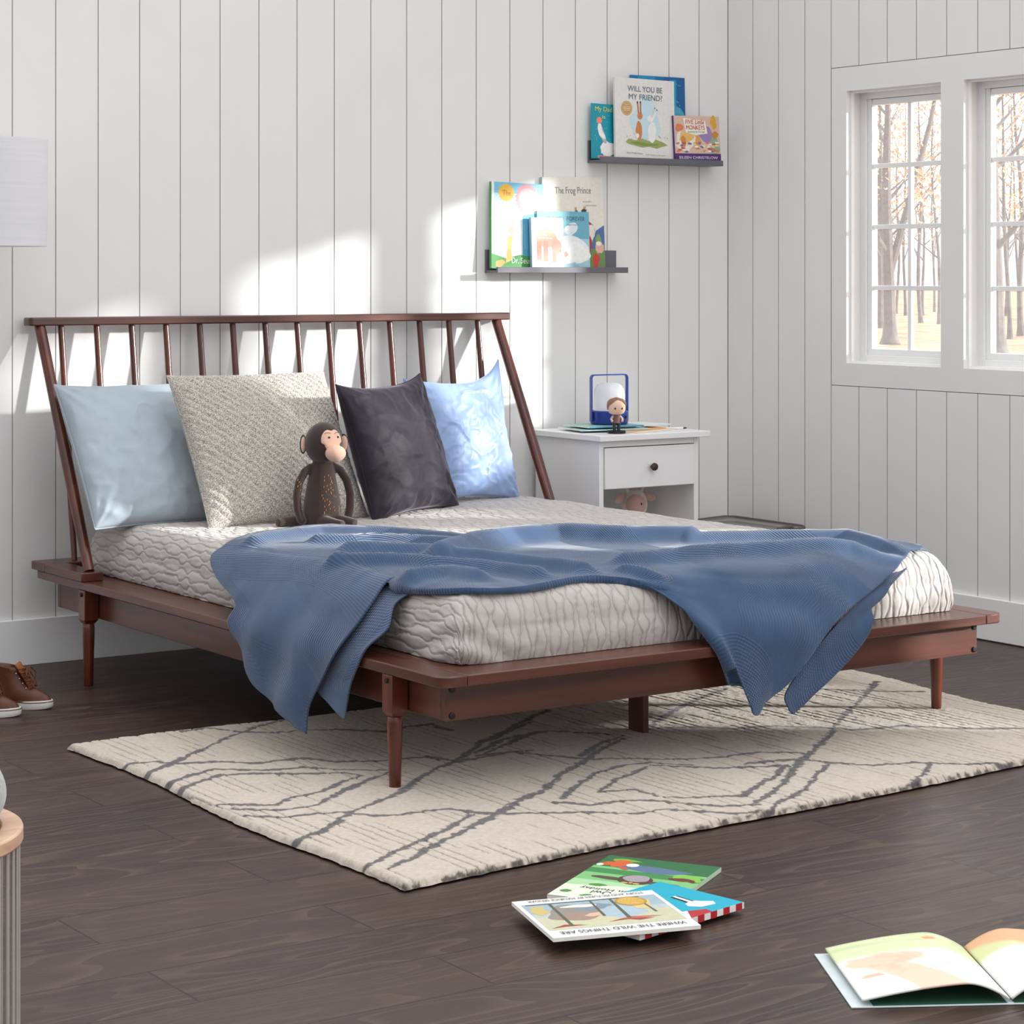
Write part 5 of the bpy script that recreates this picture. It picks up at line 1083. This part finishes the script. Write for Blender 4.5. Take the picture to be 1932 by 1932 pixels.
# ================================================================== CHILD'S BOOTS
M_LEA = plain('chestnut_leather', C('#52280f')[:3], .5, .25, 40, bump=.3, bdist=.001); M_LEA2 = plain('tan_suede', C('#8a5222')[:3], .8, .15, 80); M_SOLE = plain('white_rubber', (.72, .70, .66), .6, .05, 60); M_LACE = plain('brown_laces', C('#63351a')[:3], .8)
def boot(label, loc, rz):
    root = thing('boot', label, 'boot', loc, (0, 0, rz), group="pair of child's boots")
    # toe points to +x ; length .17
    def outline(k, n=36):
        p = []
        for i in range(n):
            a = 2 * PI * i / n; x_ = math.cos(a); y_ = math.sin(a); x2 = .085 * (abs(x_) ** .85) * (1 if x_ > 0 else -1); wd = .034 if x_ > 0 else .028; p.append((x2 * k + .0, y_ * wd * k * (1 - .10 * math.exp(-(x2 / .03) ** 2))))
        return p
    mb = MB(); vs = []; hh_ = [0, .004, .016, .022]; ks = [.97, 1.02, 1.03, 1.0]; n_ = 36
    for h_, k in zip(hh_, ks): vs += [(a, b, h_ + (.003 * max(0, a / .085) ** 2)) for a, b in outline(k)]
    fs = [tuple(range(n_))[::-1]] + [(i * n_ + k, i * n_ + (k + 1) % n_, (i + 1) * n_ + (k + 1) % n_, (i + 1) * n_ + k) for i in range(3) for k in range(n_)] + [tuple(range(3 * n_, 4 * n_))]
    so = obj('sole', mb.add(vs, fs), M_SOLE, root, smooth=True, local=True, angle=50)
    obj('sole_stripe', MB().tube([(a * 1.012, b * 1.012, .0185 + .003 * max(0, a / .085) ** 2) for a, b in outline(1.02) + outline(1.02)[:1]], .0011, 6, caps=False), M_LEA, so, local=True)
    # upper: cross-sections rising from sole, shifted to heel
    secs = [(.022, .0, .083, .031, .0), (.034, -.004, .078, .031, 0), (.046, -.014, .064, .029, 0), (.058, -.026, .050, .027, 0), (.072, -.036, .040, .026, 0), (.088, -.042, .036, .026, 0), (.104, -.045, .037, .027, 0), (.112, -.046, .038, .028, 0)]
    vs = []; n_ = 32
    for z_, cx_, rx_, ry_, _ in secs:
        for i in range(n_):
            a = 2 * PI * i / n_; c_ = math.cos(a); vs.append((cx_ + rx_ * c_, ry_ * math.sin(a) * (1 - .12 * max(0, c_)), z_ + (-.006 * c_ if z_ > .1 else .002 * c_ if z_ < .05 else 0)))
    z_, cx_, rx_, ry_, _ = secs[-1]
    for f_, dz in ((.86, -.001), (.80, -.03), (.5, -.045)):
        for i in range(n_): a = 2 * PI * i / n_; vs.append((cx_ + rx_ * f_ * math.cos(a), ry_ * f_ * math.sin(a), z_ + dz))
    m_ = len(secs) + 3; fs = [(i * n_ + k, i * n_ + (k + 1) % n_, (i + 1) * n_ + (k + 1) % n_, (i + 1) * n_ + k) for i in range(m_ - 1) for k in range(n_)] + [tuple(range((m_ - 1) * n_, m_ * n_))]
    obj('upper', MB().add(vs, fs), M_LEA, root, smooth=True, local=True, angle=60)
    mb = MB(); tv = []
    for i, t in enumerate(np.linspace(0, 1, 9)):
        x_ = .030 - .045 * t; z_ = .047 + .075 * t ** .9; w = .012 + .006 * t; tv += [(x_, -w, z_ - .002), (x_ + .004, 0, z_ + .004), (x_, w, z_ - .002)]
    tf = [(3 * i + k, 3 * i + k + 1, 3 * i + k + 4, 3 * i + k + 3) for i in range(8) for k in range(2)]
    o = obj('tongue', MB().add(tv, tf), M_LEA2, root, smooth=True, local=True, angle=80); o.modifiers.new('t', 'SOLIDIFY').thickness = .004
    la_ = MB()
    for i in range(5):
        t = .10 + .17 * i; x_ = .036 - .045 * t; z_ = .054 + .062 * t; s_ = 1 if i % 2 else -1
        la_.tube([(x_ - .004, -.019, z_ - .004 * 1), (x_ + .003, 0, z_ + .004), (x_ - .008, .019, z_ + .004)], .0017, 7); la_.tube([(x_ - .004, .019, z_ - .004), (x_ + .0035, 0, z_ + .005), (x_ - .008, -.019, z_ + .004)], .0017, 7)
    for s_ in (-1, 1):
        p0 = Vector((.004, 0, .105)); la_.tube([p0, p0 + Vector((.012, s_ * .012, .006)), p0 + Vector((.020, s_ * .028, -.012)), p0 + Vector((.018, s_ * .026, -.030)), p0 + Vector((.012, s_ * .014, -.012)), p0], .0017, 7)
        la_.tube([p0, p0 + Vector((.016, s_ * .006, -.006)), p0 + Vector((.026, s_ * .010, -.028)), p0 + Vector((.032, s_ * .012, -.048))], .0017, 7)
    obj('laces', la_, M_LACE, root, local=True, smooth=True)
    obj('pull_loop', MB().box(-.090, -.086, -.008, .008, .098, .128), M_LEA, root, local=True, bevel=.0015)
    ey = MB()
    for i in range(4):
        t = .12 + .22 * i
        for s_ in (-1, 1): ey.ball((.024 - .045 * t, s_ * .0215, .050 + .058 * t), .0022, 8, 6)
    obj('eyelets', ey, plain('nickel', (.6, .58, .55), .3, metal=1.0), root, local=True, smooth=True)
boot("brown leather child's boot with white sole, the nearer of the pair to the bed", (2.445, 5.965, 0), r(-48))
boot("brown leather child's boot with white sole, cut off by the left edge of the picture", (2.325, 5.905, 0), r(-40))

# ================================================================== FLOOR LAMP (only its shade reaches into the picture)
fl = thing('floor_lamp', 'floor lamp with a white linen drum shade at the left edge', 'lamp', (2.442, 6.30, 0))
n = N('white_linen_shade'); sp_ = n.new('ShaderNodeSeparateXYZ'); n.link(n.obj(), sp_.inputs[0]); f = n.noise(n.obj((2, 2, 160)), 1, 3)
n.set(color=n.ramp(f, [(.3, (.84, .84, .86, 1)), (.7, (.90, .90, .92, 1))]), rough=.85); n.bump(f, .3, .001); tl = n.new('ShaderNodeBsdfTranslucent'); tl.inputs[0].default_value = (.9, .9, .92, 1)
ms_ = n.new('ShaderNodeMixShader'); ms_.inputs[0].default_value = .3; n.link(n.b.outputs[0], ms_.inputs[1]); n.link(tl.outputs[0], ms_.inputs[2]); n.link(ms_.outputs[0], n.out.inputs[0])
mb = MB(); n_ = 72; vs = []
for rr_, z_ in ((.2005, 1.566), (.197, 1.262), (.1945, 1.262), (.198, 1.566)): vs += [(rr_ * math.cos(2 * PI * k / n_), rr_ * math.sin(2 * PI * k / n_), z_) for k in range(n_)]
fs = [(i * n_ + k, i * n_ + (k + 1) % n_, ((i + 1) % 4) * n_ + (k + 1) % n_, ((i + 1) % 4) * n_ + k) for i in range(4) for k in range(n_)]
obj('lamp_shade', mb.add(vs, fs), n.m, fl, local=True, smooth=True)
obj('pole', MB().tube([(0, 0, .0205), (0, 0, 1.45)], .010, 16), M_BLACK, fl, local=True, smooth=True)
obj('base', MB().lathe([(.12, 0), (.125, .004), (.125, .014), (.11, .02), (.012, .0204)], (0, 0, 0), 40), M_BLACK, fl, local=True, smooth=True)
obj('bulb', MB().lathe([(.013, 1.4505), (.015, 1.47), (.028, 1.495), (.030, 1.515), (.022, 1.537), (.004, 1.545)], (0, 0, 0), 20), plain('white_bulb', (.85, .85, .82), .3), fl, local=True, smooth=True)
for k in range(3): a = k * 2 * PI / 3; obj('shade_arm', MB().tube([(.0135 * math.cos(a), .0135 * math.sin(a), 1.455), (.194 * math.cos(a), .194 * math.sin(a), 1.46)], .002, 8), M_BLACK, fl, local=True)

# ================================================================== WIRE DRUM TABLE WITH POUF
dt = thing('wire_stool', 'round wire stool with a pale wood rim at the lower left', 'stool', (1.006, 2.976, 0))
M_ASH = wood('pale_ash', 'x', '#b98f72', '#cfa88b', '#ddbca2', .45, coat=.1)
RR = .198
def hoop(r0, r1, z0, z1, n_=96):
    mb = MB(); vs = []
    for rr_, z_ in ((r0, z0), (r1, z0), (r1, z1), (r0, z1)): vs += [(rr_ * math.cos(2 * PI * k / n_), rr_ * math.sin(2 * PI * k / n_), z_) for k in range(n_)]
    return mb.add(vs, [(i * n_ + k, i * n_ + (k + 1) % n_, ((i + 1) % 4) * n_ + (k + 1) % n_, ((i + 1) % 4) * n_ + k) for i in range(4) for k in range(n_)])
obj('rim', hoop(RR - .030, RR, .432, .452), M_ASH, dt, local=True, bevel=.003)
obj('seat_board', MB().lathe([(RR - .031, .434), (RR - .031, .440), (.01, .4405)], (0, 0, 0), 64), M_ASH, dt, local=True)
M_WIRE = plain('pale_grey_wire', C('#aaa29b')[:3], .5, .03, 20)
w0 = obj('wire', MB().tube([(RR - .006, 0, .009), (RR - .006, 0, .4319)], .0022, 10), M_WIRE, dt, local=True, smooth=True)
for k in range(1, 56):
    c_ = w0.copy(); COL.objects.link(c_); c_.parent = dt; c_.rotation_euler = (0, 0, 2 * PI * k / 56)
obj('foot_ring', hoop(RR - .010, RR - .002, .0, .0088), M_WIRE, dt, local=True, bevel=.001)
pf = thing('cushion', 'round grey felt cushion sitting on the wire stool', 'cushion', (1.0, 2.985, .4545))
n = N('grey_wool_felt'); v = n.obj(); n.set(color=n.ramp(n.noise(v, 120, 4), [(.35, C('#87888b')), (.65, C('#a2a3a6'))]), rough=.95, sheen=.5); n.bump(n.noise(v, 300, 3), .4, .001)
obj('cover', MB().lathe([(.13, -.0005), (.165, .002), (.180, .015), (.187, .035), (.183, .058), (.168, .082), (.135, .104), (.08, .118), (.03, .124), (.002, .125)], (0, 0, 0), 64), n.m, pf, local=True, smooth=True, angle=180).modifiers.new('smooth', 'SUBSURF').levels = 2
obj('button', MB().ball((0, 0, .125), (.014, .014, .005), 16, 8), n.m, pf, local=True, smooth=True)
